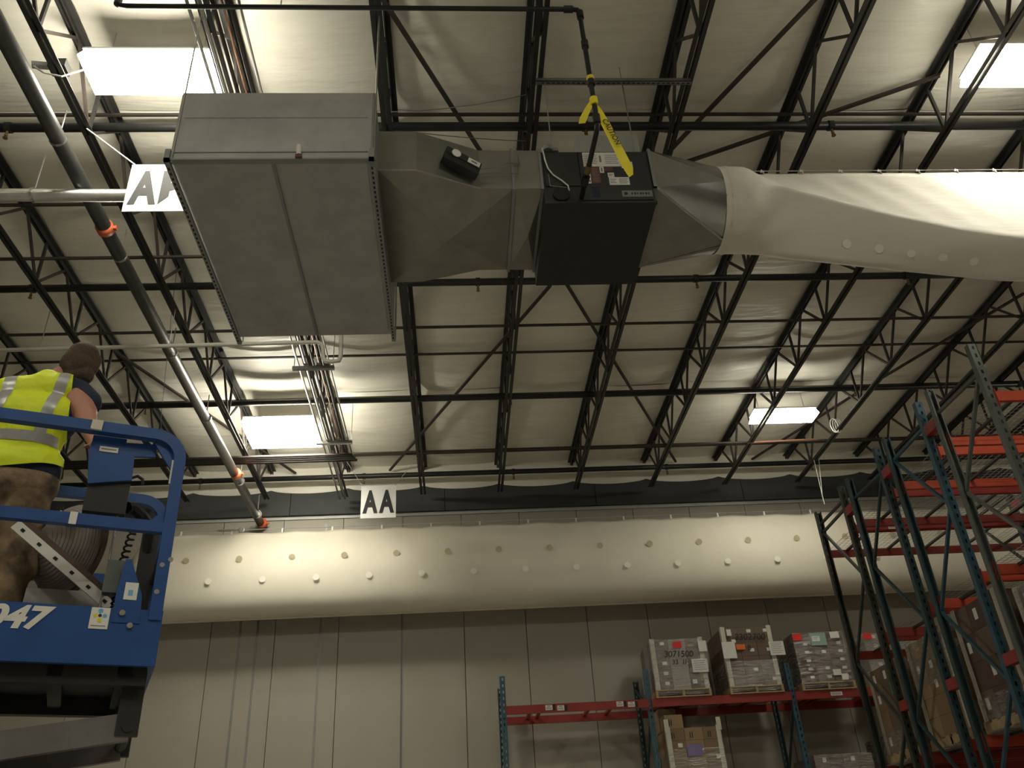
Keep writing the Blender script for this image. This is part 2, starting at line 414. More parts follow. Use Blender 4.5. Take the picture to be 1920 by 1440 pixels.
# ------------------------------------------------------------------ conduits along one joist
for i, (dx, dz, r, mn, y1, lab) in enumerate(((-0.10, -0.06, 0.016, 'conduit', 15.55, 'leftmost, bright galvanised'), (0.0, -0.05, 0.018, 'conduit', 15.55, 'second from the left, bright galvanised'),
                                  (0.12, -0.07, 0.020, 'joist_red', 13.55, 'middle, brown'), (0.20, -0.06, 0.010, 'copper', 13.55, 'thin, copper coloured'),
                                  (0.27, -0.07, 0.024, 'joist_red', 13.55, 'right of the copper one, brown'), (0.345, -0.06, 0.012, 'conduit', 13.55, 'rightmost, thin and bright'))):
    p = (JX0-JS+dx, 1.0, JZB+dz-0.02)
    mb = MB().tube([p, (p[0], y1, p[2])], r, 8); mb.sm = True
    me = mb.mesh('conduit', p); me.materials.append(MATS[mn])
    tag(link('conduit', me, None, p), 'conduit under the joist left of the plenum joist, ' + lab, 'conduit', 'bundled conduits')
for i, y in enumerate((10.66, 13.03, 4.3)):
    t = thing('conduit_hanger', ('perforated strut hanger holding the conduit bundle ' + ('just beyond the plenum', 'beside the bright far light', 'above the near plenum edge')[i]), 'hanger', (JX0-JS+0.12, y, JZB-0.12), 0, 'conduit hangers')
    MB().box(JX0-JS-0.18, JX0-JS+0.42, y-0.03, y+0.03, JZB-0.175, JZB-0.125).build('strut', 'galv_edge', t)
    for dx in (0.02, 0.2, 0.33):
        MB().box(JX0-JS+dx-0.03, JX0-JS+dx+0.03, y-0.06, y+0.06, JZB-0.124, JZB-0.10).build('clamp', 'conduit', t)
    for dx in (-0.16, 0.40):
        MB().tube([(JX0-JS+dx, y, JZB-0.15), (JX0-JS+dx, y, JZT-0.02)], 0.006, 5).build('threaded_rod', 'conduit', t)
for i in range(4):
    y = 13.50+0.075*i
    mb = MB().tube([(-7.2, y, 6.757), (-1.80+0.02*i, y, 6.757), (-1.74+0.02*i, y, 6.757)], 0.025, 8); mb.sm = True
    me = mb.mesh('conduit', (-7.2, y, 6.757)); me.materials.append(MATS['pipe_grey' if i in (1,2) else 'joist_red'])
    tag(link('conduit', me, None, (-7.2, y, 6.757)), ('nearest', 'second nearest', 'third nearest', 'farthest')[i]+' of four conduits crossing just below the bright far light', 'conduit', 'crossing conduits')

# ------------------------------------------------------------------ fluorescent fixtures
def fixture(x, y, z, L, W, label, side='lens_side'):
    t = thing('light_fixture', label, 'light', (x, y, z), 0, 'fluorescent high-bay lights')
    h = MB(); h.box(-L/2+0.02, L/2-0.02, -W/2+0.015, W/2-0.015, 0.106, 0.128)
    h.build('housing', 'housing', t, True)
    ln = MB()                                    # flared prismatic lens, wider at the bottom, glowing on all sides
    def rc(a, b_, z_): return [(-a, -b_, z_), (a, -b_, z_), (a, b_, z_), (-a, b_, z_)]
    ln.add(rc(L/2, W/2, -0.012)+rc(L/2, W/2, 0.0), [(0,1,2,3)]+[(i, (i+1) % 4, (i+1) % 4+4, i+4) for i in range(4)])
    ln.build('lens', 'lens', t, True)
    MB().loft([rc(L/2, W/2, 0.001), rc(L/2-0.035, W/2-0.03, 0.104)], caps=True).build('side_lens', side, t, True)
    for s_ in (-1, 1):
        MB().box(s_*(L/2-0.12)-0.02, s_*(L/2-0.12)+0.02, -0.04, 0.04, 0.129, 0.15).build('end_cap', 'white_plastic', t, True)
        MB().tube([(s_*L*0.36, 0, 0.11), (s_*L*0.36, 0.0, JZT-z-0.01)], 0.005, 5).build('hanging_wire', 'cable', t, True)
        MB().tube([(s_*L*0.36-0.03, 0, 0.125), (s_*L*0.36+0.03, 0, 0.125)], 0.012, 6).build('hook', 'steel_bright', t, True)
    MB().box(-0.14, 0.14, -0.05, 0.05, 0.115, 0.16).build('ballast_box', 'housing', t, True)
    return t
fixture(-2.80, 5.68, 6.98, 1.22, 0.46, 'glaring ceiling light at upper left, partly hidden by the plenum corner', 'lens_side_new')
fixture(-2.905, 13.2, 7.02, 1.20, 0.95, 'glaring ceiling light far left, beyond the plenum and above the AA sign', 'lens_side_new')  # lens made deeper to stand in for the glow around this lamp
fixture(5.88, 13.08, 7.02, 1.16, 0.36, 'slim ceiling light far right, above the pallet racks')
fixture(5.98, 5.58, 6.98, 1.22, 0.46, 'glaring ceiling light at the upper right corner, over the fabric duct')
for x, y, lab in ((-7.2, -0.8, 'behind the viewer, far left of four, added to brighten'), (-2.8, -0.8, 'behind the viewer, second from left'), (1.6, -0.8, 'behind the viewer, third from left, added to brighten'), (5.95, -0.8, 'behind the viewer, far right of four'),  # row set closer than the grid, first and third added to brighten the foreground
                  (14.6, 5.6, 'far out to the right, over the racks'), (14.6, 13.0, 'out of view right, near the back wall')):
    fixture(x, y, 7.0, 1.22, 0.46, 'unseen ceiling light, ' + lab)
# cord coil and strings beside the slim far light
t = thing('cord_coil', 'white cord coiled on a joist beside the slim far ceiling light', 'cord', (6.97, 13.35, 6.9))
for i in range(3):
    pts = [(6.90+0.05*i+0.07*math.cos(a), 13.35+0.015*i, 6.98+0.14*math.sin(a)) for a in [2*PI*j/16 for j in range(17)]]
    mb = MB().tube(pts, 0.009, 5); mb.build('cord_loop', 'white_plastic', t)
me = MB().tube([(6.95, 14.6, 6.91), (6.95, 14.6, 6.75), (6.93, 14.6, 6.15), (6.93, 14.6, 5.98)], 0.007, 5)
me.tube([(7.05, 14.6, 6.91), (6.93, 14.6, 6.15)], 0.006, 5)
m_ = me.mesh('hanging_string', (6.95, 14.6, 6.9)); m_.materials.append(MATS['white_plastic'])
tag(link('hanging_string', m_, None, (6.95, 14.6, 6.9)), 'white string tied to a joist, hanging before the far fabric duct', 'string')
me = MB().tube([(5.4, 13.78, 6.90), (6.72, 13.75, 6.92)], 0.016, 6); m_ = me.mesh('copper_pipe', (5.4, 13.78, 6.9)); m_.materials.append(MATS['copper'])
tag(link('copper_pipe', m_, None, (5.4, 13.78, 6.9)), 'short copper pipe just below the slim far light', 'pipe')

for p, q, sg, lab in (((JX0, 6.55, 7.45), (JX0+JS, 6.35, 7.5), 0.06, 'upper of two thin wires strung between joists above the transition duct'),
                      ((JX0, 6.75, 7.40), (JX0+JS, 6.95, 7.42), 0.03, 'lower of two thin wires strung between joists above the transition duct'),
                      ((JX0-2*JS, 9.2, 7.5), (JX0-3*JS, 13.6, 7.5), 0.1, 'thin wire slung between the joists over the worker')):
    P = Vector(p); Q = Vector(q); pts = [P.lerp(Q, i/8)-Vector((0, 0, 4*sg*(i/8)*(1-i/8))) for i in range(9)]
    me = MB().tube(pts, 0.005, 5).mesh('slack_wire', p); me.materials.append(MATS['ink_grey']); tag(link('slack_wire', me, None, p), lab, 'wire')
t = thing('cord_clamp', 'dark clamp with a white cord on the joist left of the upper left light', 'clamp', (JX0-2*JS, 5.62, 6.95))
MB().box(JX0-2*JS-0.10, JX0-2*JS+0.06, 5.55, 5.68, 6.953, 7.05).build('clamp_body', 'pipe_black', t)
MB().bar((JX0-2*JS-0.10, 5.6, 7.0), (JX0-2*JS-0.24, 5.55, 6.96), 0.05, 0.05).build('plug', 'galv_edge', t)
MB().tube([(JX0-2*JS-0.22, 5.55, 6.94), (JX0-2*JS-0.10, 5.55, 6.84), (JX0-2*JS+0.05, 5.58, 6.83), (JX0-2*JS+0.20, 5.62, 6.97)], 0.008, 6).build('cord', 'white_plastic', t)

# ------------------------------------------------------------------ hanging letter signs
def sign(txt, x, y, z, label):
    s_ = 0.61
    t = thing('aisle_sign', label, 'sign', (x, y, z))
    MB().box(x, x+s_, y, y+0.006, z, z+s_).build('plate', 'sign_white', t)
    for i, ch in enumerate(txt):
        me = text_mesh(ch, 0.56, 0.026, 0, 'letter', 0.001); me.materials.append(MATS['ink'])
        xs = [v.co.x for v in me.vertices]; ys = [v.co.y for v in me.vertices]
        wd = max(xs)-min(xs); hd = max(ys)-min(ys); sx = 0.262/wd; sy = 0.435/hd
        for v in me.vertices: v.co.x = (v.co.x-min(xs))*sx; v.co.y = (v.co.y-min(ys))*sy
        link('letter', me, t, (0.033+0.285*i, -0.0025, 0.088), (PI/2, 0, 0))
    return t
s1 = sign('AA', -1.622, 14.0, 5.765, 'square white hanging sign with black letters AA')
MB().tube([(-1.60, 14, 6.37), (-1.93, 14, 6.92)], 0.006, 5).build('hanging_wire', 'cable', s1)
MB().tube([(-1.03, 14, 6.37), (-0.62, 14, 6.92)], 0.005, 5).build('hanging_wire', 'cable', s1)
s2 = sign('AB', -3.07, 6.26, 5.765, 'square white hanging sign with letters AB, half hidden by the plenum')
MB().tube([(-3.04, 6.26, 6.37), (-3.60, 6.26, 6.88)], 0.008, 5).build('hanging_wire', 'white_plastic', s2)
MB().tube([(-2.49, 6.26, 6.37), (-2.13, 6.26, 6.9)], 0.006, 5).build('hanging_wire', 'cable', s2)

# ------------------------------------------------------------------ heater: plenum, transition, furnace, outlet
PX0, PX1, PY0, PY1, PZ0, PZ1 = -2.16, -0.60, 4.96, 7.44, 5.10, 5.87
t = thing('duct_plenum', 'big galvanised sheet-metal plenum box hanging at left of the black heater', 'ductwork', (PX0, PY0, PZ0))
MB().box(PX0, PX1, PY0, PY1, PZ0+0.012, PZ1).build('body', 'galvanised', t)
xm = (PX0+PX1)/2 + 0.03
for a, b in ((PX0+0.03, xm-0.012), (xm+0.012, PX1-0.03)):
    MB().box(a, b, PY0+0.05, PY1-0.03, PZ0+0.004, PZ0+0.013).build('bottom_panel', 'galvanised', t)
MB().box(xm-0.035, xm-0.008, PY0+0.04, PY1-0.03, PZ0-0.003, PZ0+0.013).build('standing_seam', 'galv_edge', t)
MB().box(PX0, PX1, PY0-0.008, PY0+0.045, PZ0-0.004, PZ0+0.012).build('edge_flange', 'galv_edge', t)
MB().box(PX0+0.015, PX1-0.02, PY0-0.007, PY0+0.001, PZ0+0.075, PZ0+0.083).build('side_seam', 'galv_edge', t)
MB().box(PX0+0.05, PX1-0.03, PY0-0.005, PY0+0.001, PZ0+0.47, PZ0+0.476).build('side_seam', 'galvanised', t)
for xe in (PX0-0.022, PX1+0.004):               # slotted angle frames at both ends
    fr = MB(); fr.box(xe-0.012, xe+0.03, PY0-0.03, PY1+0.07, PZ0-0.035, PZ0-0.004)
    fr.box(xe-0.012, xe+0.03, PY0-0.03, PY0-0.008, PZ0-0.035, PZ0+0.09); fr.build('slotted_frame', 'galv_edge', t)
    y = PY0+0.05
    sl = MB()
    while y < PY1:
        sl.box(xe, xe+0.014, y, y+0.028, PZ0-0.0365, PZ0-0.034); y += 0.055
    o = sl.build('frame_slots', 'dark_gap', t); o['kind'] = 'stuff'
MB().box(PX1, PX1+0.02, PY0, PY1, PZ0, PZ1).build('end_flange', 'galv_edge', t)
mb = MB().tube([(-1.16, PY0-0.02, PZ0+0.03), (-1.165, PY0-0.03, PZ0+0.12)], 0.020, 10); mb.build('sensor_tube', 'white_plastic', t)
MB().box(-1.185, -1.135, PY0-0.03, PY0, PZ0+0.0, PZ0+0.03).build('sensor_base', 'maroon', t)
for xx in (PX0+0.02, PX1+0.03):
    for y in (PY0+0.0, PY1+0.04):
        MB().tube([(xx, y, PZ0-0.02), (xx, y, JZB)], 0.008, 6).build('threaded_rod', 'conduit', t)

t = thing('duct_transition', 'galvanised transition duct with cross-broken bottom between plenum and black heater', 'ductwork', (-0.56, 5.4, 5.4))
TZ0, TZ1 = 5.40, 5.87
secs = ((-0.58, 5.38, 6.94), (-0.25, 5.385, 6.93), (0.30, 5.61, 6.76), (0.60, 5.615, 6.76), (0.865, 5.615, 6.77))
b = MB()                                          # walls and top (bottom built as separate creased panels)
for (xa, na, fa), (xb, nb, fb) in zip(secs[:-1], secs[1:]):
    b.add([(xa,na,TZ0),(xb,nb,TZ0),(xb,nb,TZ1),(xa,na,TZ1)], [(0,1,2,3)])
    b.add([(xa,fa,TZ0),(xb,fb,TZ0),(xb,fb,TZ1),(xa,fa,TZ1)], [(3,2,1,0)])
    b.add([(xa,na,TZ1),(xb,nb,TZ1),(xb,fb,TZ1),(xa,fa,TZ1)], [(0,1,2,3)])
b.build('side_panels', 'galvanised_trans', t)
c0 = (0.03, 6.17, TZ0-0.095)                      # cross break: four facets meeting at a centre
n0, n1, n2, n3, n4 = [(x, n, TZ0) for x, n, f_ in secs]
f0, f1, f2, f3, f4 = [(x, f_, TZ0) for x, n, f_ in secs]
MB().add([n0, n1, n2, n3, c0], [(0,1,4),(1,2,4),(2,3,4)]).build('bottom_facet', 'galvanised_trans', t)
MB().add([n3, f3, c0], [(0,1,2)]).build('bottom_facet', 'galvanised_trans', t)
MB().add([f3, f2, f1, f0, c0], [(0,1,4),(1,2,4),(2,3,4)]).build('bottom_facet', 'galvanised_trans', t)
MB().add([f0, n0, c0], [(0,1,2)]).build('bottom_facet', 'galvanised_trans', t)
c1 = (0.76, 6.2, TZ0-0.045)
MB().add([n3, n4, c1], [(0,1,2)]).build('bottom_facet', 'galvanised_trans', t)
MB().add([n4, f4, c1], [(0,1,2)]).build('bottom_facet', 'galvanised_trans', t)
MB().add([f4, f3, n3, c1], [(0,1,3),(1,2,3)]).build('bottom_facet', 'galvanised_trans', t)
sm = MB(); sm.box(0.585, 0.615, 5.60, 6.77, TZ0-0.022, TZ0+0.004); sm.box(0.588, 0.612, 5.598, 5.616, TZ0-0.01, TZ1+0.01); sm.build('drive_cleat', 'galv_edge', t)
sm = MB(); sm.box(0.843, 0.867, 5.60, 6.78, TZ0-0.02, TZ0+0.004); sm.box(0.843, 0.867, 5.598, 5.62, TZ0-0.01, TZ1+0.01); sm.build('drive_cleat', 'galv_edge', t)
sm = MB(); sm.bar((-0.58,5.378,TZ0),(-0.25,5.383,TZ0),0.01,0.01); sm.bar((-0.25,5.383,TZ0),(0.30,5.608,TZ0),0.01,0.01); sm.build('lower_seam', 'conduit', t)

t = thing('duct_detector', 'black duct smoke detector with round white dial on the transition side', 'detector', (0.0, 5.46, 5.55))
R0 = Matrix.Translation((0.118, 5.50, 5.555)) @ Matrix.Rotation(math.radians(22.4), 4, 'Z') @ Matrix.Rotation(math.radians(16), 4, 'Y')
def xf(mb, M): mb.v = [tuple(M @ Vector(p)) for p in mb.v]; return mb
xf(MB().box(-0.17, 0.17, -0.085, -0.005, -0.075, 0.075), R0).build('case', 'black_rubber', t)
xf(MB().box(-0.16, 0.16, -0.092, -0.084, 0.0, 0.07), R0).build('cover', 'unit_black', t)
xf(MB().tube([(-0.075,-0.093,0.03),(-0.075,-0.102,0.03)], 0.042, 16), R0).build('dial', 'sign_white', t)
xf(MB().box(0.04, 0.155, -0.098, -0.092, 0.0, 0.058), R0).build('label_plate', 'paper', t)
xf(MB().box(0.07, 0.125, -0.1, -0.098, 0.018, 0.038), R0).build('label_print', 'ink_grey', t)
xf(MB().tube([(-0.1,-0.02,0.11),(-0.1,0.0,0.11)], 0.016, 8), R0).build('knob', 'black_rubber', t)
for dz in (0.03, -0.04):
    p0 = R0 @ Vector((0.16,-0.05,dz))
    mb = MB().tube([p0, p0+Vector((0.15,0.0,0.02)), p0+Vector((0.27,0.05,0.10+dz)), p0+Vector((0.38,0.08,0.12+dz)), (0.66, 5.63, 5.885), (0.88, 5.66, 5.9)], 0.006, 5)
    mb.build('wire', 'ink_grey', t)

UX0, UX1, UY0, UY1, UZ0, UZ1 = 0.87, 1.865, 5.62, 6.80, 5.225, 5.865
t = thing('duct_heater', 'black gas-fired duct heater with rating labels, hanging in the centre', 'heater', (UX0, UY0, UZ0))
MB().box(UX0, UX1, UY0+0.012, UY1, UZ0, UZ1).build('cabinet', 'unit_black', t)
MB().box(UX0+0.345, UX1-0.02, UY0-0.004, UY0+0.013, UZ0+0.03, UZ1-0.015).build('access_panel', 'unit_black', t)
MB().box(UX0+0.02, UX0+0.335, UY0+0.0, UY0+0.013, UZ0+0.21, UZ1-0.015).build('side_panel', 'unit_black', t)
MB().box(UX0-0.004, UX1+0.004, UY0-0.012, UY0+0.02, UZ0-0.012, UZ0+0.012).build('lower_flange', 'unit_black', t)
mb = MB(); mb.tube([(UX0+0.15, UY0+0.012, UZ0+0.105), (UX0+0.15, UY0-0.012, UZ0+0.105)], 0.076, 20); mb.build('vent_opening', 'dark_gap', t)
mb = MB(); mb.tube([(UX0+0.07, UY0-0.0, UZ1+0.0), (UX0+0.07, UY0, UZ1+0.05)], 0.045, 12); mb.tube([(UX0+0.14, UY0+0.02, UZ1), (UX0+0.14, UY0+0.02, UZ1+0.035)], 0.035, 12); mb.build('junction_knob', 'galv_edge', t)
MB().box(UX1-0.62, UX1-0.02, UY0+0.14, UY0+0.55, UZ1, UZ1+0.36).build('flue_box', 'galvanised', t)
def plate(x0, x1, z0, z1, mn, nm, pr=None):
    o = MB().box(x0, x1, UY0-0.0065, UY0-0.004, z0, z1).build(nm, mn, t)
    if pr:
        p = MB()
        for (a, b_, c, d) in pr: p.box(a, b_, UY0-0.0078, UY0-0.0064, c, d)
        off = root_loc(t); me = p.mesh('print', off); me.materials.append(MATS['ink_grey']); link('print', me, o)
    return o
def hx(p): return UX0+(p-1017)/205*0.995
def lines(x0, x1, z0, z1, n): return [(x0+0.008, x1-0.008-0.012*(i % 2), z1-(z1-z0)*(i+1)/(n+1)-0.004, z1-(z1-z0)*(i+1)/(n+1)+0.002) for i in range(n)]
plate(hx(1096), hx(1167), 5.664, 5.84, 'paper', 'rating_label', lines(hx(1096), hx(1125), 5.68, 5.83, 6)+[(hx(1127), hx(1131), 5.72, 5.80)]+lines(hx(1136), hx(1165), 5.68, 5.83, 5))
plate(hx(1167.5), hx(1189), 5.643, 5.72, 'paper', 'small_label', lines(hx(1168), hx(1188), 5.65, 5.715, 2))
plate(hx(1100), hx(1106.5), 5.455, 5.66, 'paper', 'strip_label', [(hx(1101), hx(1105.5), 5.475+0.05*i, 5.495+0.05*i) for i in range(4)])
plate(hx(1108), hx(1124.5), 5.455, 5.66, 'maroon', 'warning_label', lines(hx(1108), hx(1124), 5.46, 5.655, 9))
plate(hx(1125), hx(1133), 5.585, 5.66, 'paper', 'small_label', [(hx(1127.5), hx(1130.5), 5.60, 5.645)])
plate(hx(1134), hx(1150), 5.605, 5.66, 'maroon', 'warning_label')
plate(hx(1139), hx(1151), 5.53, 5.585, 'paper', 'notice_label', lines(hx(1139), hx(1151), 5.535, 5.58, 2))
plate(hx(1140), hx(1178), 5.435, 5.529, 'paper', 'notice_label', lines(hx(1140), hx(1155), 5.44, 5.525, 3)+lines(hx(1157), hx(1177), 5.44, 5.525, 4))
plate(hx(1106), hx(1119), 5.295, 5.41, 'tshirt', 'blue_label')
lp = plate(hx(1160), hx(1217), 5.29, 5.365, 'ink_grey', 'name_plate')
me = MB().tube([(UX1-0.265, UY0-0.0066, 5.328), (UX1-0.265, UY0-0.009, 5.328)], 0.017, 14); me = me.mesh('emblem', root_loc(t)); me.materials.append(MATS['ink']); link('emblem', me, lp)
pr = MB()
for i, wd in enumerate((0.012, 0.016, 0.010, 0.018, 0.012, 0.016, 0.012)):
    pr.box(UX1-0.215+0.025*i, UX1-0.215+0.025*i+wd, UY0-0.0078, UY0-0.0064, 5.317, 5.339)
me = pr.mesh('print', root_loc(t)); me.materials.append(MATS['ink']); link('print', me, lp)
mb = MB().tube([(UX0+0.02, UY0-0.01, UZ1+0.03), (UX0+0.03, UY0-0.02, 5.74), (UX0+0.05, UY0-0.02, 5.63), (UX0+0.09, UY0-0.02, 5.55), (UX0+0.17, UY0-0.02, 5.47), (UX0+0.215, UY0-0.015, 5.42), (UX0+0.222, UY0-0.005, 5.37)], 0.008, 6)
mb.sm = True; mb.build('white_cord', 'white_plastic', t)
mb = MB().tube([(UX0+0.05, UY0-0.015, 5.56), (UX0+0.055, UY0-0.015, 5.42), (UX0+0.2, UY0-0.015, 5.40)], 0.005, 5); mb.build('thin_cord', 'ink_grey', t)
for xx in (0.987, 1.76):
    MB().tube([(xx, 5.66, UZ1), (xx, 5.66, 7.08)], 0.006, 5).build('threaded_rod', 'conduit', t)
    MB().tube([(xx, 6.72, UZ1), (xx, 6.72, 6.95)], 0.006, 5).build('threaded_rod', 'conduit', t)
t = thing('hanger_strut', 'slotted strut channel spanning two joists above the black heater', 'strut', (0.92, 5.66, 6.88))
st = MB(); st.box(0.90, 2.46, 5.635, 5.640, 6.845, 6.89); st.box(0.90, 2.46, 5.68, 5.685, 6.845, 6.89); st.box(0.90, 2.46, 5.635, 5.685, 6.845, 6.85); st.build('channel', 'galv_edge', t)
sl = MB(); x = 0.96
while x < 2.42: sl.box(x, x+0.03, 5.655, 5.667, 6.8435, 6.8455); x += 0.05
sl.build('slots', 'dark_gap', t)['kind'] = 'stuff'

# outlet cone, square to round
t = thing('duct_outlet', 'shiny galvanised square-to-round outlet cone right of the black heater', 'ductwork', (1.865, 6.2, 5.63))
NS = 32; CY, CZ, CR = 6.2, 5.645, 0.41
ci = [(2.64, CY+CR*math.cos(2*PI*k/NS), CZ+CR*math.sin(2*PI*k/NS)) for k in range(NS)]   # 0 = far side, 8 = top, 16 = near, 24 = bottom
cor = [(1.868, 6.765, 5.872), (1.868, 5.615, 5.872), (1.868, 5.615, 5.398), (1.868, 6.765, 5.398)]  # far top, near top, near bottom, far bottom
for i, (c, k0) in enumerate(zip(cor, (0, 8, 16, 24))):
    fan = MB(); fan.add([c]+[ci[(k0+j) % NS] for j in range(9)], [(0, j+1, j+2) for j in range(8)]); fan.sm = True
    fan.build('corner_cone', 'galvanised_bright', t)
    c2 = cor[(i+1) % 4]; MB().add([c, c2, ci[(k0+8) % NS]], [(0, 1, 2)]).build('flat_panel', 'galvanised_trans', t)
mb = MB().loft([[(2.63, y, z) for x, y, z in ci], [(2.80, y, z) for x, y, z in ci]]); mb.sm = True; mb.build('collar', 'galvanised_trans', t)
fl = MB()
for (ya, yb, za, zb) in ((5.60, 6.79, 5.39, 5.40), (5.60, 6.79, 5.87, 5.882), (5.60, 5.614, 5.39, 5.88), (6.776, 6.79, 5.39, 5.88)): fl.box(1.862, 1.89, ya, yb, za, zb)
fl.build('flange', 'galv_edge', t)
sm = MB(); sm.bar((1.88, 5.612, 5.40), (2.62, CY+CR*math.cos(math.radians(264)), CZ+CR*math.sin(math.radians(264))-0.004), 0.014, 0.01); sm.build('lower_seam', 'conduit', t)
sm = MB(); sm.bar((1.88, 6.765, 5.40), (2.62, CY+CR*math.cos(math.radians(276)), CZ+CR*math.sin(math.radians(276))-0.004), 0.014, 0.01); sm.build('far_seam', 'conduit', t)

# ------------------------------------------------------------------ near fabric duct (slack sock on a cable)
def smooth(t): t = max(0, min(1, t)); return t*t*(3-2*t)
NP = 48
def resample(poly, n):
    P = [Vector((a, b_)) for a, b_ in poly] + [Vector(poly[0])]
    L = [0]
    for a, b_ in zip(P[:-1], P[1:]): L.append(L[-1]+(b_-a).length)
    out = []; j = 0
    for i in range(n):
        s_ = L[-1]*i/n
        while L[j+1] < s_: j += 1
        f_ = (s_-L[j])/(L[j+1]-L[j]); p = P[j]+(P[j+1]-P[j])*f_; out.append((p.x, p.y))
    return out
circ = [(CY - (CR+0.012)*math.sin(2*PI*k/NP), CZ + (CR+0.012)*math.cos(2*PI*k/NP)) for k in range(NP)]
def lerp(tab, x):
    if x <= tab[0][0]: return tab[0][1]
    for (a, b_), (c, d) in zip(tab[:-1], tab[1:]):
        if x <= c: return b_+(d-b_)*(x-a)/(c-a)
    return tab[-1][1]
def bez(p, c, q, n): return [((1-u)**2*p[0]+2*u*(1-u)*c[0]+u*u*q[0], (1-u)**2*p[1]+2*u*(1-u)*c[1]+u*u*q[1]) for u in [i/n for i in range(n)]]
def section(x):
    # hung from the cable: slopes out to a front fold that sinks along the length, then tucks back under
    zr = lerp(((2.8, 5.80), (3.1, 5.69), (3.5, 5.52), (4.1, 5.27), (4.7, 5.08), (5.3, 4.95), (7.0, 4.85), (9, 4.83)), x)
    yr = lerp(((2.8, 5.90), (3.2, 5.87), (5.3, 5.84), (9, 5.84)), x)
    zb = lerp(((2.8, 5.13), (3.9, 4.95), (5.3, 4.74), (7.0, 4.68), (9, 4.66)), x)
    T = (6.2, 6.14); Rr = (yr, zr); B = (6.2, zb)
    c1 = ((T[0]+Rr[0])/2+0.03, (T[1]+Rr[1])/2-0.03)
    poly = bez(T, c1, Rr, 14) + bez(Rr, (yr+0.05, zr-0.55*(zr-zb)), B, 14) + bez(B, (6.72, zb+0.25), T, 20)
    return poly
rings = []
xs = [2.60, 2.63, 2.70, 2.78, 2.86, 2.95, 3.05, 3.15, 3.25] + [3.25+0.10*i for i in range(1, 94)]
for x in xs:
    s_ = smooth((x-2.80)/0.45)
    sl_ = section(x)
    ring = []
    for k in range(NP):
        y = circ[k][0]*(1-s_)+sl_[k][0]*s_; z = circ[k][1]*(1-s_)+sl_[k][1]*s_
        g = math.exp(-((x-3.10)/0.25)**2)
        wr = 0.020*g*math.sin(k*0.9+x*17) + 0.006*math.sin(x*4.3+k*0.45)*s_ + 0.012*math.exp(-((x-2.68)/0.05)**2)*math.sin(k*2.6)
        y += wr; z += 0.5*wr
        if 0 < k < 14:                              # tension folds running down from each hook
            dz = 6.15-z
            y += 0.014*math.sin((x - dz*0.55)*2*PI/0.41)*math.exp(-dz*1.2)*min(1, max(0, (x-2.9)*2))*min(1, k/3)
        ring.append((x, y, z))
    rings.append(ring)
t = thing('fabric_duct', 'slack white fabric air duct hanging from a cable, right of the black heater', 'fabric duct', (2.6, 6.2, 5.6))
mb = MB().loft(rings); mb.sm = True; mb.build('sleeve', 'sock', t)
mb = MB().loft([[(2.66, 6.2-0.428*math.sin(2*PI*k/40), CZ+0.428*math.cos(2*PI*k/40)) for k in range(40)], [(2.70, 6.2-0.428*math.sin(2*PI*k/40), CZ+0.428*math.cos(2*PI*k/40)) for k in range(40)]]); mb.sm = True
mb.build('clamp_band', 'sock', t)
def on_ring(x, k):
    i = min(range(len(xs)), key=lambda j: abs(xs[j]-x)); p = Vector(rings[i][k]); q = Vector(rings[i][(k+1) % NP]); r_ = Vector(rings[min(i+1, len(rings)-1)][k])
    tx = (r_-p).normalized(); ty = (q-p).normalized(); n = tx.cross(ty).normalized(); return Vector((x, p.y, p.z)), tx, ty, n
for i in range(14):
    x = 3.75 + 0.29*i
    p, tx, ty, n = on_ring(x, 24)
    if n.z > 0: n = -n
    d = MB(); q = p + n*0.006
    d.add([q + tx*0.042*math.cos(2*PI*j/14) + ty*0.042*math.sin(2*PI*j/14) for j in range(14)], [tuple(range(14))])
    d.build('vent_disc', 'vent_backlit', t)
t2 = thing('suspension_cable', 'thin steel cable carrying the near fabric duct', 'cable', (2.9, 6.2, 6.18))
MB().tube([(2.95, 6.2, 6.175), (12.6, 6.2, 6.175)], 0.006, 6).build('cable', 'cable', t2)
for i in range(22):
    x = 3.2 + 0.41*i
    hk = MB(); hk.bar((x, 6.2, 6.19), (x+0.015, 6.19, 6.125), 0.02, 0.008); hk.bar((x-0.018, 6.195, 6.165), (x+0.018, 6.195, 6.165), 0.012, 0.02); hk.build('snap_hook', 'white_plastic', t)

# ------------------------------------------------------------------ far fabric duct along the back wall
t = thing('fabric_duct', 'long white fabric air duct with two rows of round vents along the back wall', 'fabric duct', (-5.9, 15.4, 5.3))
farp = [(15.45,6.16),(15.36,6.06),(15.27,5.93),(15.18,5.78),(15.11,5.60),(15.06,5.40),(15.03,5.20),(15.03,5.00),(15.06,4.82),(15.12,4.67),(15.22,4.57),(15.34,4.52),(15.46,4.53),(15.58,4.58),
        (15.68,4.70),(15.75,4.86),(15.79,5.05),(15.79,5.30),(15.75,5.55),(15.69,5.78),(15.60,5.97),(15.52,6.09)]
far = resample(farp, 44)
fx = [-5.95, -5.9, -5.82, -5.7, -5.5] + [-5.3+0.2327*i for i in range(0, 72)]
rings = []
for x in fx:
    e = min(1.0, max(0.25, math.sqrt(max(0, 1-((-5.5-x)/0.46)**2)))) if x < -5.5 else 1.0
    ring = []
    for k, (y, z) in enumerate(far):
        zz = 5.35+(z-5.35)*e; yy = 15.42+(y-15.42)*e
        top = max(0, (z-5.6)/0.56)
        zz -= 0.028*top*(0.5-0.5*math.cos(2*PI*(x+0.2)/0.931))   # scalloped between the hooks
        yy += 0.008*math.sin(x*3.1+k*0.2)
        ring.append((x, yy, zz))
    rings.append(ring)
mb = MB().loft(rings, caps=True); mb.sm = True; mb.build('sleeve', 'sock_far', t)
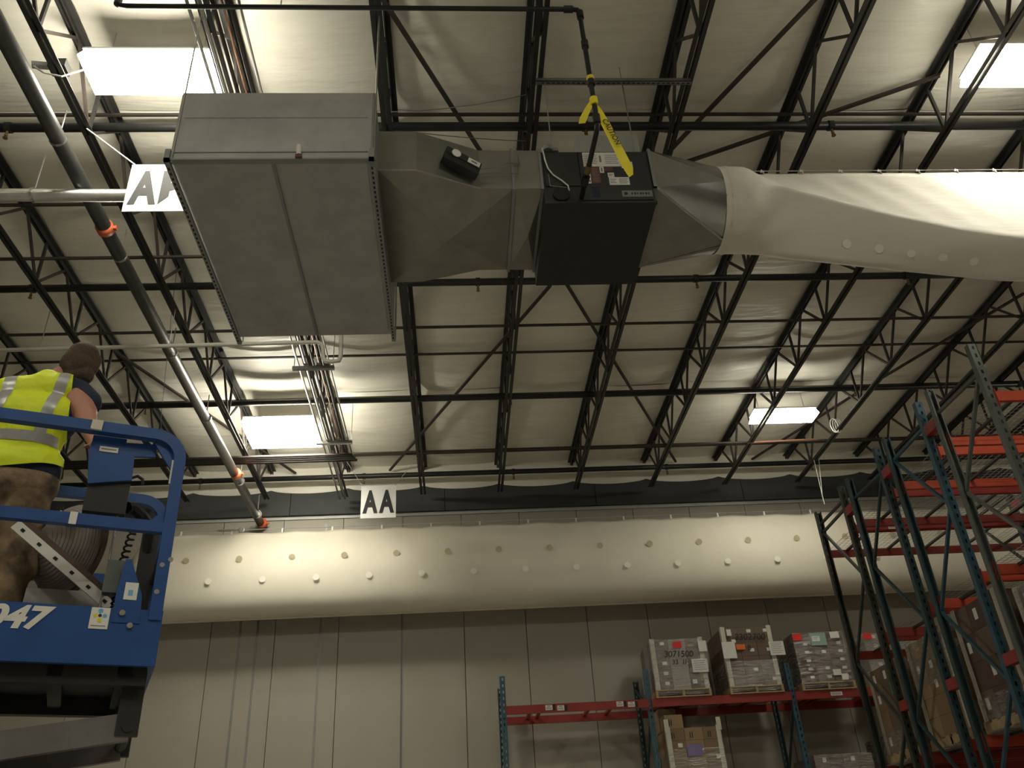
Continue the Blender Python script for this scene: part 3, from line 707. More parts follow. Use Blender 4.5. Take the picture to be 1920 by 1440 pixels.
def fary(z):
    for (y0, z0), (y1, z1) in zip(farp[:12], farp[1:12]):
        if z1 <= z <= z0: return y0+(y1-y0)*(z-z0)/(z1-z0), math.atan2(-(y1-y0), -(z1-z0))
for row, (z, x0) in enumerate(((5.50, -4.82), (5.09, -4.36))):
    yy, an = fary(z)
    for i in range(16):
        x = x0+0.938*i
        c = Vector((x, yy-0.034, z)); up = Vector((0, math.sin(-an), math.cos(an)))
        d = MB(); d.add([c+Vector((1,0,0))*0.058*math.cos(2*PI*j/16)+up*0.058*math.sin(2*PI*j/16) for j in range(16)], [tuple(range(16))])
        d.build('vent_disc', 'vent' if row == 0 else 'vent_backlit', t)  # lower row painted paler, as if light came through
for i in range(17):
    x = -5.1 + 0.931*i
    hk = MB(); hk.bar((x, 15.45, 6.22), (x, 15.44, 6.13), 0.03, 0.012); hk.build('snap_hook', 'white_plastic', t)
MB().box(-5.3, 11.0, 15.43, 15.47, 4.50, 4.53).build('hem', 'sock_far', t)
t2 = thing('suspension_cable', 'steel cable with turnbuckle carrying the far fabric duct', 'cable', (-4.6, 15.45, 6.22))
MB().tube([(-6.6, 15.45, 6.215), (11.5, 15.45, 6.215)], 0.007, 6).build('cable', 'cable', t2)
mb = MB().tube([(-4.45, 15.45, 6.215), (-4.38, 15.45, 6.215), (-4.12, 15.45, 6.215), (-4.05, 15.45, 6.215)], [0.01, 0.026, 0.026, 0.01], 8); mb.build('turnbuckle', 'steel_bright', t2)
mb = MB().tube([(-4.0+0.05*math.cos(a), 15.45, 6.215+0.05*math.sin(a)) for a in [2*PI*j/12 for j in range(13)]], 0.010, 5); mb.build('eye', 'steel_bright', t2)

# ------------------------------------------------------------------ gas pipe and caution tape
t = thing('gas_pipe', 'black gas pipe running across the top and dropping to the heater', 'pipe', (1.22, 4.81, 5.29))
GY, GZ = 4.77, 6.74
mb = MB().tube([(-2.78, GY, 7.5), (-2.78, GY, GZ+0.05), (-2.76, GY, GZ+0.01), (-2.70, GY, GZ), (1.15, GY, GZ), (1.20, GY, GZ-0.01), (1.215, GY, GZ-0.05), (1.222, GY, 5.34), (1.222, GY+0.01, 5.28), (1.222, GY+0.06, 5.26), (1.19, 5.60, 5.262)], 0.022, 10)
mb.sm = True; mb.build('pipe', 'pipe_black', t)
for p, q in (((1.08, GY, GZ), (1.16, GY, GZ)), ((1.218, GY, GZ-0.04), (1.218, GY, GZ-0.12)), ((1.22, GY, 6.30), (1.22, GY, 6.22)), ((1.222, GY, 5.82), (1.222, GY, 5.74)), ((1.222, GY, 5.38), (1.222, GY, 5.29)), ((-2.78, GY, GZ+0.02), (-2.78, GY, GZ+0.1))):
    mb = MB().tube([p, q], 0.032, 10); mb.build('fitting', 'pipe_black', t)
mb = MB().tube([(1.207, 5.20, 5.26), (1.203, 5.29, 5.26)], 0.027, 10); mb.build('brass_union', 'brass', t)
mb = MB().tube([(1.20, 5.33, 5.26), (1.195, 5.42, 5.26)], 0.034, 10); mb.build('gas_cock', 'pipe_black', t)
for xx in (0.75, -1.4):
    MB().tube([(xx, GY, GZ), (xx, GY, 7.5)], 0.006, 5).build('hanger', 'conduit', t)
def ribbon(pts, w0, mb=None):
    mb = mb or MB(); o = len(mb.v)
    for i, (p, wd) in enumerate(pts):
        p = Vector(p); wd = Vector(wd)*w0/2; mb.v += [tuple(p-wd), tuple(p+wd)]
    for i in range(len(pts)-1): mb.f.append((o+2*i, o+2*i+1, o+2*i+3, o+2*i+2))
    return mb
t = thing('caution_tape', 'yellow caution tape tied to the black gas pipe, fluttering in front of the heater', 'tape', (1.22, GY, 5.5))
tp = [((1.225, 4.775, 5.52), (0.5,0,0.3)), ((1.25, 4.765, 5.42), (0.75,0,0.35)), ((1.29, 4.77, 5.28), (1,0.1,0.35)), ((1.335, 4.79, 5.14), (1,0.1,0.4)), ((1.37, 4.80, 5.02), (1,0.05,0.45)), ((1.405, 4.81, 4.90), (1,0,0.5)), ((1.425, 4.80, 4.80), (0.9,0.1,0.6)), ((1.432, 4.80, 4.74), (0.5,0.1,0.5))]
ribbon(tp, 0.075).build('long_tail', 'tape_yellow', t)
ribbon([((1.205, 4.77, 5.57), (0.3,0,0.2)), ((1.17, 4.765, 5.47), (0.8,0,0.2)), ((1.12, 4.77, 5.36), (0.9,0.1,0.2)), ((1.10, 4.78, 5.30), (0.8,0.2,0.3))], 0.075).build('short_tail', 'tape_yellow', t)
mb = MB().tube([(1.222, GY, 5.58), (1.222, GY, 5.50)], 0.035, 8); mb.build('knot', 'tape_yellow', t)
mb = MB().tube([(1.222, GY, 5.84), (1.222, GY, 5.80)], 0.034, 8); mb.build('knot', 'tape_yellow', t)
me = text_mesh('CAUTION', 0.062, 0.001, 0, 'print'); me.materials.append(MATS['ink'])
zax = Vector((0.0, -1, 0.05)).normalized(); xax = (Vector((1.40, 4.80, 4.94))-Vector((1.27, 4.77, 5.33))).normalized(); yax = zax.cross(xax).normalized(); zax = xax.cross(yax)
Mx = Matrix((( xax.x, yax.x, zax.x, 0), (xax.y, yax.y, zax.y, 0), (xax.z, yax.z, zax.z, 0), (0,0,0,1)))
o = link('print', me, t); o.matrix_local = Matrix.Translation(Vector((1.262, 4.757, 5.318))-Vector((1.22, GY, 5.5))) @ Mx
# ------------------------------------------------------------------ pallet racks
def upright_mesh(h, name='upright'):
    """roll-formed post: slotted face towards -Y, side flanges, 76 mm wide"""
    mb = MB(); w_ = 0.044; d_ = 0.070; p = 0.1016; n = int(h/p)
    for i in range(n):
        z0 = h-(i+1)*p; z1 = h-i*p
        a, b_ = z0+0.030, z1-0.026; sx = 0.012; ox = 0.004
        # face with a slot: frame of four quads
        mb.add([(-w_,0,z0),(w_,0,z0),(w_,0,a),(-w_,0,a),(-w_,0,b_),(w_,0,b_),(w_,0,z1),(-w_,0,z1),(-sx+ox,0,a),(sx+ox,0,a),(sx+ox,0,b_),(-sx+ox,0,b_)],
               [(0,1,9,8),(1,5,10,9),(5,6,7,4),(0,8,11,4),(11,10,5,4)])
    zb = h-n*p
    for x in (-w_, w_):
        mb.add([(x,0,zb),(x,d_,zb),(x,d_,h),(x,0,h)], [(0,1,2,3)])
        s_ = 1 if x < 0 else -1
        mb.add([(x,d_,zb),(x+s_*0.018,d_,zb),(x+s_*0.018,d_,h),(x,d_,h)], [(0,1,2,3)])
    mb.box(-0.06, 0.06, -0.02, 0.09, 0, 0.01)
    me = bpy.data.meshes.new(name); me.from_pydata(mb.v, [], mb.f); return me
def mesh_copy(me, matn):
    c = me.copy(); c.materials.clear(); c.materials.append(MATS[matn]); return c
UH = 4.87-ZF
up_base = upright_mesh(UH)
RACK_X = (5.65, 8.14, 10.63)
LEVELS = (4.26, 2.74, 1.22, -0.30)
BL = 2.49-0.08
def beam_mesh(L, h=0.115):
    mb = MB(); mb.prism([(0,-h),(0.045,-h),(0.045,-0.03),(0.028,-0.03),(0.028,0),(0,0)], 'x', 0, L)
    for x in (-0.004, L-0.001): mb.box(x, x+0.005, -0.004, 0.05, -h-0.06, 0.03)
    return mb.mesh('beam')
beam_b = beam_mesh(BL); deck_sup = MB().box(-0.022, 0.022, 0.03, 1.0, -0.03, -0.004).mesh('deck_channel'); deck_sup.materials.append(MATS['rack_green'])
def wire_deck(L, D):
    mb = MB(); x = 0.02
    def w3(p, q, up):
        p = Vector(p); q = Vector(q); r = 0.0028; d = (q-p).normalized(); u = Vector(up); a = d.cross(u)
        vs = []
        for e in (p, q):
            for t_ in range(3): vs.append(e+(a*math.cos(2*PI*t_/3)+u*math.sin(2*PI*t_/3))*r)
        mb.add(vs, [(0,3,4,1),(1,4,5,2),(2,5,3,0)])
    while x < L: w3((x,0,0),(x,D,0),(0,0,1)); x += 0.075
    y = 0.03
    while y < D: w3((0,y,0.003),(L,y,0.003),(0,0,1)); y += 0.075
    me = bpy.data.meshes.new('wire_deck'); me.from_pydata(mb.v, [], mb.f); me.materials.append(MATS['wire']); return me
deck_m = wire_deck(BL, 1.02)
rows = ((7.49, 8.52, 'rack_grey', 'beam_red_lit', 'nearest pallet rack row at right, grey uprights and red beams in a lit tone'),
        (8.76, 9.74, 'rack_blue', 'beam_red_lit', 'second pallet rack row at right, bright blue upright top'),
        (9.97, 11.0, 'rack_teal', 'beam_red', 'third pallet rack row at right, teal uprights'),
        (11.22, 12.25, 'rack_green', 'beam_red', 'farthest of the four side rack rows, blackish green uprights'))
for ri, (ya, yb, um, bmn, lab) in enumerate(rows):
    t = thing('pallet_rack', lab, 'rack', (RACK_X[0], ya, ZF), 0, 'side pallet rack rows')
    def L3(x, y, z): return (x-RACK_X[0], y-ya, z-ZF)
    mu = mesh_copy(up_base, um); mu2 = mesh_copy(up_base, 'rack_teal' if um in ('rack_blue',) else um)
    for xi, ux in enumerate(RACK_X):
        link('upright', mu, t, L3(ux, ya, ZF))
        link('upright', mu2, t, L3(ux, yb, ZF), (0,0,PI))
        # zig-zag bracing of the end frame
        z = ZF+0.25; top = 4.87-0.32; i = 0
        zs = []
        while z < top: zs.append(z); z += 0.98
        zs.append(top)
        fl = (ri % 2 == 0)
        for a, b_ in zip(zs[:-1], zs[1:]):
            p, q = ((ya+0.06, a), (yb-0.06, b_)) if fl else ((yb-0.06, a), (ya+0.06, b_))
            me = MB().bar((0, 0, 0), (0, q[0]-p[0], q[1]-p[1]), 0.034, 0.034).mesh('brace'); me.materials.append(MATS[um])
            link('brace', me, t, L3(ux, p[0], p[1])); fl = not fl
        for zz in (top+0.12, -0.9):
            me = MB().bar((0,0,0), (0, yb-ya-0.12, 0), 0.034, 0.034).mesh('brace'); me.materials.append(MATS[um])
            if ri in (3,): link('brace', me, t, L3(ux, ya+0.06, zz))
    bm_ = mesh_copy(beam_b, bmn)
    for xi, ux in enumerate(RACK_X[:2]):
        for z in LEVELS:
            link('beam', bm_, t, L3(ux+0.04, ya-0.02, z))
            link('beam', bm_, t, L3(ux+0.04+BL, yb+0.02, z), (0,0,PI))
            link('wire_deck', deck_m, t, L3(ux+0.04, ya, z+0.006))
            for dx in (0.28, 0.92, 1.52, 2.14): link('deck_channel', deck_sup, t, L3(ux+0.04+dx, ya, z))
    # barcode labels on the beams
    for x, z, y in ((RACK_X[0]+0.75, 2.69, ya-0.021), (RACK_X[0]+0.5, 4.20, ya-0.021)):
        if ri == 3:
            o = MB().box(x, x+0.16, y-0.003, y, z-0.025, z+0.025).build('barcode_label', 'paper', t)
            pr = MB()
            for j in range(9): pr.box(x+0.02+0.014*j, x+0.026+0.014*j, y-0.004, y-0.0029, z-0.012, z+0.018)
            me = pr.mesh('print', root_loc(t)); me.materials.append(MATS['ink_grey']); link('print', me, o)
    if ri < 3:                                    # red spacers to the next row
        yn = rows[ri+1][0]
        for ux in RACK_X:
            for z in (4.46, 1.80, -0.6):
                MB().box(ux-0.045, ux+0.045, yb+0.002, yn-0.002, z-0.06, z+0.06).build('row_spacer', 'beam_red', t)

# rack along the back wall
BX = (0.735, 3.16, 5.60, 8.04, 10.48); BY0, BY1 = 14.75, 15.76
t_back = thing('pallet_rack', 'low pallet rack along the back wall, red beams and blue uprights', 'rack', (BX[0], BY0, ZF))
def LB(x, y, z): return (x-BX[0], y-BY0, z-ZF)
ub = upright_mesh(3.17-ZF); ubm = mesh_copy(ub, 'rack_blue'); ubm2 = mesh_copy(ub, 'rack_teal')
BBL = 2.44-0.08
bb = mesh_copy(beam_mesh(BBL, 0.13), 'beam_red')
for i, ux in enumerate(BX):
    link('upright', ubm, t_back, LB(ux, BY0, ZF)); link('upright', ubm2, t_back, LB(ux, BY1, ZF), (0,0,PI))
    z = ZF+0.3; fl = True
    while z < 2.9:
        p, q = ((BY0+0.06, z), (BY1-0.06, min(z+0.95, 3.0)))
        if not fl: p, q = (BY1-0.06, z), (BY0+0.06, min(z+0.95, 3.0))
        me = MB().bar((0,0,0), (0, q[0]-p[0], q[1]-p[1]), 0.034, 0.034).mesh('brace'); me.materials.append(MATS['rack_teal'])
        link('brace', me, t_back, LB(ux, p[0], p[1])); z += 0.95; fl = not fl
    if i < len(BX)-1:
        for z in (2.69, 0.95, -0.5):
            link('beam', bb, t_back, LB(ux+0.04, BY0-0.02, z)); link('beam', bb, t_back, LB(ux+0.04+BBL, BY1+0.02, z), (0,0,PI))
            for dx in (0.42, 0.58, 1.42, 1.80): 
                me = MB().box(-0.03, 0.03, 0.03, 0.99, -0.05, -0.012).mesh('cross_bar'); me.materials.append(MATS['beam_red']); link('cross_bar', me, t_back, LB(ux+0.04+dx, BY0, z))
for x in (1.42, 1.615, 2.60, 2.79):
    z = 2.635 if x in (1.42, 2.60) else 2.62
    o = MB().box(x, x+0.115, BY0-0.024, BY0-0.0205, z-0.04, z+0.04).build('barcode_label', 'paper', t_back)
    pr = MB(); pr.box(x+0.03, x+0.085, BY0-0.0255, BY0-0.0239, z+0.018, z+0.03)
    for j in range(6): pr.box(x+0.015+0.015*j, x+0.022+0.015*j, BY0-0.0255, BY0-0.0239, z-0.025, z+0.005)
    me = pr.mesh('print', root_loc(t_back)); me.materials.append(MATS['ink_grey']); link('print', me, o)
    MB().box(x+0.12, x+0.165, BY0-0.0225, BY0-0.0205, z-0.05, z+0.045).build('label_backing', 'ink', t_back)
for x in (6.24,):
    o = MB().box(x, x+0.2, BY0-0.024, BY0-0.0205, 2.595, 2.655).build('barcode_label', 'paper', t_back)
    pr = MB()
    for j in range(10): pr.box(x+0.02+0.016*j, x+0.028+0.016*j, BY0-0.0255, BY0-0.0239, 2.605, 2.645)
    me = pr.mesh('print', root_loc(t_back)); me.materials.append(MATS['ink_grey']); link('print', me, o)

# ------------------------------------------------------------------ pallet loads
def pallet(t, x, y, z, w_, d_):
    """x,y = front left corner of the pallet, z underside"""
    pa = MB().box(x, x+w_, y+d_/2-0.02, y+d_/2+0.02, z+0.02, z+0.105).build('pallet', 'pallet_wood', t)
    def sub(mb, nm):
        me = mb.mesh(nm, root_loc(t)); me.materials.append(MATS['pallet_wood']); link(nm, me, pa)
    for xx in (x, x+w_/2-0.02, x+w_-0.04): sub(MB().box(xx, xx+0.04, y+0.003, y+d_-0.003, z+0.02, z+0.104), 'stringer')
    for i in range(6):
        yy = y+(d_-0.1)*i/5; sub(MB().box(x, x+w_, yy, yy+0.1, z+0.106, z+0.124), 'board')
    for i in (0, 1, 2):
        yy = y+(d_-0.1)*i/2; sub(MB().box(x-0.001, x+w_+0.001, yy, yy+0.1, z, z+0.0195), 'board')
    return pa
def load(label, x, y, z, w_, d_, h, nx, ny, nz, cmat, corner='corner_board', wrap=(0, 1), skip=(), stickers=0.45, notes=(), texts=(), film_on=True, face='front'):
    t = thing('pallet_load', label, 'pallet load', (x, y, z))
    pallet(t, x-0.02, y-0.02, z, w_+0.04, d_+0.04)
    zc = z+0.126; cw, cd, chh = w_/nx, d_/ny, (h-0.126)/nz
    cm = MB().box(0.002, cw-0.002, 0.002, cd-0.002, 0, chh-0.003).mesh('carton')
    cms = {}
    st = MB().box(cw*0.55, cw*0.8, -0.0015, 0.001, chh*0.45, chh*0.78).mesh('sticker'); st.materials.append(MATS['paper'])
    stl = MB().box(-0.0015, 0.001, cd*0.4, cd*0.62, chh*0.35, chh*0.75).mesh('sticker'); stl.materials.append(MATS['paper'])
    for iz in range(nz):
        for iy in range(ny):
            for ix in range(nx):
                if (ix, iz) in skip: continue
                mn = cmat if isinstance(cmat, str) else cmat[(ix+iy+iz*2) % len(cmat)]
                if mn not in cms: cms[mn] = mesh_copy(cm, mn)
                o = link('carton', cms[mn], t, (ix*cw+random.uniform(-1,1)*0.002, iy*cd, iz*chh+0.126))
                if stickers and iy == 0 and random.random() < stickers: link('sticker', st, o, (0, 0.002, 0))
                if face == 'left' and ix == 0 and random.random() < 0.22: link('sticker', stl, o, (0.002, 0, 0))
    if corner:
        for xx, yy, sx, sy in ((x, y, 1, 1), (x+w_, y, -1, 1), (x, y+d_, 1, -1), (x+w_, y+d_, -1, -1)):
            cb = MB(); cb.box(min(xx-sx*0.004, xx+sx*0.07), max(xx-sx*0.004, xx+sx*0.07), min(yy-sy*0.006, yy-sy*0.001), max(yy-sy*0.006, yy-sy*0.001), zc, z+h+0.02)
            cb.box(min(xx-sx*0.006, xx-sx*0.001), max(xx-sx*0.006, xx-sx*0.001), min(yy-sy*0.006, yy+sy*0.07), max(yy-sy*0.006, yy+sy*0.07), zc, z+h+0.02)
            cb.build('corner_board', corner, t)
    if film_on:
        z0 = zc-0.09+(h-0.126)*wrap[0]; z1 = zc+(h-0.126)*wrap[1]
        fm = MB(); g = 0.010; nseg = 14
        per = [(x-g+(w_+2*g)*i/nseg, y-g) for i in range(nseg)]+[(x+w_+g, y-g+(d_+2*g)*i/nseg) for i in range(nseg)]+[(x+w_+g-(w_+2*g)*i/nseg, y+d_+g) for i in range(nseg)]+[(x-g, y+d_+g-(d_+2*g)*i/nseg) for i in range(nseg)]
        rg = []
        for j in range(13):
            zz = z0+(z1-z0)*j/12
            rg.append([(px_+random.uniform(-1,1)*0.004, py_-abs(random.uniform(0,1))*0.004, zz) for px_, py_ in per])
        fm.loft(rg); fm.sm = False; fm.build('stretch_film', 'film', t)
    for ni, (nx0, nx1, nz0, nz1, mn, nm, lines) in enumerate(notes):
        yo = 0.003*ni
        o = MB().box(x+nx0, x+nx1, y-0.022-yo, y-0.020-yo, z+nz0, z+nz1).build(nm, mn, t)
        if lines:
            pr = MB()
            for j in range(lines):
                zz = z+nz1-(nz1-nz0)*(j+1.0)/(lines+1.2); pr.box(x+nx0+0.03, x+nx1-0.03-0.03*(j % 2), y-0.0232-yo, y-0.0219-yo, zz, zz+0.006)
            me = pr.mesh('print', root_loc(t)); me.materials.append(MATS['ink_grey']); link('print', me, o)
    for txt, tx, tz, sz in texts:
        me = text_mesh(txt, sz, 0.0012, 0.12, 'handwriting'); me.materials.append(MATS['ink'])
        link('handwriting', me, t, (tx, -0.0235, tz), (PI/2, 0.03, 0))
    return t
TB = 2.695
load('wrapped pallet load marked 3071500 on the back rack, leftmost of three', 3.30, BY0-0.02, TB, 0.90, 1.0, 0.95, 3, 3, 5, ('carton_b', 'carton_grey'), wrap=(0, 1),
     notes=((0.385, 0.53, 0.80, 0.90, 'tag_red', 'red_tag', 0), (0.66, 0.93, 0.38, 0.60, 'paper', 'paper_sheet', 5), (0.82, 0.96, 0.72, 0.90, 'paper', 'paper_sheet', 0), (0.61, 0.74, 0.19, 0.28, 'ink_grey', 'dark_label', 0), (0.63, 0.70, 0.20, 0.265, 'paper', 'small_label', 2)),
     texts=(('3071500', 0.20, 0.655, 0.145), ('33  1I', 0.32, 0.53, 0.11)))
load('wrapped pallet load marked 3302700 on the back rack, middle of three', 4.56, BY0-0.02, TB, 0.88, 1.0, 1.10, 3, 3, 6, 'carton_b', wrap=(0, 0.42),
     notes=((0.22, 0.37, 0.72, 0.81, 'tag_orange', 'orange_tag', 0), (-0.03, 0.20, 0.58, 0.86, 'paper', 'paper_sheet', 0), (0.79, 1.05, 0.60, 0.83, 'paper', 'paper_sheet', 6), (0.09, 0.17, 0.96, 1.07, 'paper', 'small_label', 0)),
     texts=(('3302700', 0.21, 0.885, 0.155), ('B', 0.40, 0.71, 0.12)))
load('wrapped brown pallet load with red tag at its corner, rightmost on the back rack', 5.80, BY0-0.02, TB, 0.89, 1.0, 0.96, 3, 3, 6, ('carton_dark', 'carton_b'), corner=None, stickers=0.85, wrap=(0, 1),
     notes=((0.0, 0.15, 0.83, 0.94, 'tag_red', 'red_tag', 0), (0.30, 0.58, 0.73, 0.94, 'tag_teal', 'teal_sheet', 0), (0.33, 0.47, 0.80, 0.89, 'paper', 'small_label', 2), (0.66, 0.82, 0.84, 0.95, 'paper', 'paper_sheet', 0), (0.56, 0.70, 0.22, 0.32, 'paper', 'paper_sheet', 0), (0.69, 0.80, 0.14, 0.24, 'paper', 'paper_sheet', 0)))
load('grey wrapped load with red tag behind the farthest side rack upright', 7.05, BY0-0.02, TB, 0.85, 1.0, 0.90, 3, 3, 5, 'carton_grey', corner=None, wrap=(0, 1),
     notes=((0.0, 0.15, 0.80, 0.90, 'tag_red', 'red_tag', 0),))
# lower level of the back rack
ZL = 0.955
t = load('half-unstacked carton pallet below, with two tall white corner boards', 3.36, BY0-0.02, ZL, 0.90, 1.0, 1.26, 3, 3, 6, ('carton_a', 'carton_c'), wrap=(0, 0.72),
     notes=((0.30, 0.55, 0.83, 1.0, 'tag_purple', 'purple_label', 0),))
cwx = 0.30
mb = MB().box(3.365, 3.365+cwx, BY0+0.0, BY0+0.31, ZL+1.262, ZL+1.47).build('carton', 'carton_c', t)
mb = MB().box(3.345, 3.345+cwx, BY0+0.33, BY0+0.64, ZL+1.262, ZL+1.62).build('carton', 'carton_c', t)
for i in range(3):
    for j in (0, 1):
        xx = 3.44+0.30*i+0.035*j; zz = ZL+1.10
        MB().box(xx, xx+0.012, BY0-0.034, BY0-0.032, zz, zz+0.09).build('arrow_mark', 'ink', t)
for j in (0, 1):
    MB().box(3.43+0.035*j, 3.442+0.035*j, BY0-0.006, BY0-0.002, ZL+1.31, ZL+1.40).build('arrow_mark', 'ink', t)
for xx in (3.34, 4.21):                           # the boards stand above the stack
    MB().box(xx, xx+0.075, BY0-0.030, BY0-0.0265, ZL+1.2, ZL+1.40).build('corner_board_top', 'corner_board', t)
load('low carton pallet with pale stickers, under the right bay of the back rack', 5.72, BY0-0.02, ZL, 0.95, 1.0, 0.74, 4, 3, 3, ('carton_b', 'carton_dark'), corner=None, wrap=(0, 1))
load('dark carton stack seen behind the low stickered pallet', 7.05, BY0+0.0, ZL, 0.9, 0.95, 1.0, 3, 3, 4, 'carton_dark', corner=None, wrap=(0, 1))
# loads in the side racks, one tall load per row
ZS = 1.226
load('tall brown carton load with green tag in the farthest side rack row', 5.78, 11.25, ZS, 1.0, 0.98, 1.20, 3, 3, 4, ('carton_a', 'carton_b'), wrap=(0.0, 0.25), film_on=True, face='left')
load('tall brown carton load with white corner boards in the third side rack row', 5.78, 10.0, ZS, 1.0, 0.98, 1.26, 3, 3, 5, ('carton_c', 'carton_a'), wrap=(0.6, 1), face='left')
load('tall dark carton load with broad white corner boards in the second side rack row', 5.78, 8.78, ZS, 1.0, 0.94, 1.33, 3, 3, 4, ('carton_dark', 'carton_dark', 'carton_b'), wrap=(0.0, 0.2), face='left')
load('pinkish grey carton load in the nearest side rack row', 5.80, 7.52, ZS, 1.05, 0.98, 1.22, 3, 3, 4, ('carton_grey', 'carton_a'), wrap=(0, 1), face='left')
for x, y, mn, lab in ((5.772, 11.50, 'tag_green', 'x'),):
    o = MB().box(x-0.012, x-0.010, y, y+0.12, ZS+0.80, ZS+0.95)
    par = [q for q in bpy.data.objects if q.get('label', '').startswith('tall brown carton load with green tag')][0]
    o.build('green_tag', mn, par)
load('shrink-wrapped carton load in the second bay of the farthest side rack row', 8.3, 11.25, ZS, 1.0, 0.98, 1.15, 3, 3, 4, 'carton_b', wrap=(0, 1), corner=None)
load('plain carton load in the second bay of the third side rack row', 8.3, 10.0, ZS, 1.0, 0.98, 1.10, 3, 3, 4, 'carton_a', film_on=False, corner=None)

# ------------------------------------------------------------------ scissor lift
LA = math.radians(21.5); LC = (-1.357, 4.0)
lift = thing('scissor_lift', 'blue scissor lift with raised railed platform numbered 047 at left', 'scissor lift', (LC[0], LC[1], ZF), LA)
def lz(z): return z-ZF
def LB_(mb, nm, mn, par=None):                     # lift-local builder: x along the platform (0 = right end), y depth, z world height
    mb.v = [(x, y, z-ZF) for x, y, z in mb.v]
    return mb.build(nm, mn, par or lift, True)
PLEN, PWID = 1.95, 0.86
LB_(MB().box(-PLEN, 0.0, 0.03, PWID, 0.985, 1.04), 'deck', 'lift_dark')
und = MB(); und.box(-PLEN, -0.02, 0.05, 0.10, 0.90, 0.985); und.box(-PLEN, -0.02, PWID-0.10, PWID-0.04, 0.90, 0.985)
for i in range(7): und.box(-0.14-0.28*i, -0.08-0.28*i, 0.05, PWID-0.04, 0.93, 0.985)
LB_(und, 'deck_frame', 'lift_dark')
LB_(MB().box(-PLEN, 0.008, 0.0, 0.03, 0.975, 1.225), 'side_panel', 'lift_blue')
LB_(MB().box(-PLEN, 0.008, PWID, PWID+0.03, 0.975, 1.225), 'side_panel', 'lift_blue')
LB_(MB().box(-0.022, 0.008, 0.03, PWID, 0.975, 1.19), 'end_panel', 'lift_blue')
LB_(MB().box(-PLEN, -PLEN+0.03, 0.03, PWID, 0.975, 1.19), 'end_panel', 'lift_blue')
def rail(v, nm):                                  # top rail bending down into the end posts
    R = 0.13; pts = [(-0.024, v, 1.18), (-0.024, v, 2.12-R)]
    for i in range(1, 7):
        a = PI/2*i/6; pts.append((-0.024-R+R*math.cos(a), v, 2.12-R+R*math.sin(a)))
    pts.append((-PLEN+R+0.02, v, 2.12))
    for i in range(1, 7):
        a = PI/2*i/6; pts.append((-PLEN+0.02+R-R*math.sin(a), v, 2.12-R+R*math.cos(a)))
    pts.append((-PLEN+0.02, v, 1.18))
    # square tube: 4-sided sweep
    mb = MB(); w_ = 0.024; prev = None; rg = []
    for i, p in enumerate(pts):
        p = Vector(p); q0 = Vector(pts[max(0, i-1)]); q1 = Vector(pts[min(len(pts)-1, i+1)])
        d = (q1-q0).normalized(); a = Vector((0,1,0)); b_ = d.cross(a).normalized()
        rg.append([p+a*sa*w_+b_*sb*(w_+0.004) for sa, sb in ((-1,-1),(1,-1),(1,1),(-1,1))])
    mb.loft(rg, caps=True); return LB_(mb, nm, 'lift_blue')
rail(0.016, 'top_rail'); rail(PWID+0.014, 'top_rail')
for v in (0.016, PWID+0.014):
    LB_(MB().bar((-PLEN+0.04, v, 1.63), (-0.045, v, 1.63), 0.04, 0.055), 'mid_rail', 'lift_blue')
    LB_(MB().bar((-1.0, v, 1.22), (-1.0, v, 2.10), 0.036, 0.036), 'rail_post', 'lift_blue')
for z in (1.63, 1.97):
    LB_(MB().bar((-PLEN+0.02, 0.04, z), (-PLEN+0.02, PWID-0.01, z), 0.04, 0.05), 'end_rail', 'lift_blue')
LB_(MB().bar((-0.024, 0.04, 1.63), (-0.024, PWID-0.01, 1.63), 0.036, 0.045), 'end_rail', 'lift_dark')
LB_(MB().box(-0.125, -0.035, PWID-0.05, PWID-0.012, 1.22, 1.98), 'gate_pad', 'black_rubber')
# gussets and latches on the near post
LB_(MB().add([(-0.05,0.016,2.06),(-0.16,0.016,2.085),(-0.05,0.016,1.93),(-0.05,0.036,2.06),(-0.16,0.036,2.085),(-0.05,0.036,1.93)], [(0,1,2),(5,4,3),(0,3,4,1),(1,4,5,2),(2,5,3,0)]), 'gusset', 'lift_blue')
LB_(MB().add([(-0.05,0.016,1.66),(-0.12,0.016,1.66),(-0.05,0.016,1.73),(-0.05,0.036,1.66),(-0.12,0.036,1.66),(-0.05,0.036,1.73)], [(0,1,2),(5,4,3),(0,3,4,1),(1,4,5,2),(2,5,3,0)]), 'gusset', 'lift_blue')
LB_(MB().box(-0.06, -0.052, 0.0, 0.01, 1.86, 1.99), 'warning_sticker', 'paper')
for (s_, z) in ((0.004, 1.47), (-0.03, 1.44), (-0.035, 1.31)):
    LB_(MB().tube([(s_, -0.01, z), (s_, 0.0, z)], 0.012, 8), 'bolt', 'steel_bright')
# numbers, sticker, bolts on the side panel
me = text_mesh('047', 0.155, 0.006, 0.28, 'number', 0.0008); me.materials.append(MATS['paper'])
xs_ = [v.co.x for v in me.vertices]; ys_ = [v.co.y for v in me.vertices]
for v in me.vertices: v.co.x = (v.co.x-max(xs_))*1.02; v.co.y = (v.co.y-min(ys_))*0.106/(max(ys_)-min(ys_))
link('number', me, lift, (-0.434, -0.0025, lz(1.108)), (PI/2, 0, 0))
st = LB_(MB().box(-0.293, -0.215, -0.003, 0.0, 1.127, 1.222), 'sticker', 'paper')
def hexa(cx, cz, r, mn, nm):
    m_ = MB(); m_.add([(cx+r*math.cos(2*PI*j/6+0.5), -0.0042, cz+r*math.sin(2*PI*j/6+0.5)-ZF) for j in range(6)], [tuple(range(6))]); mm = m_.mesh(nm); mm.materials.append(MATS[mn]); link(nm, mm, st)
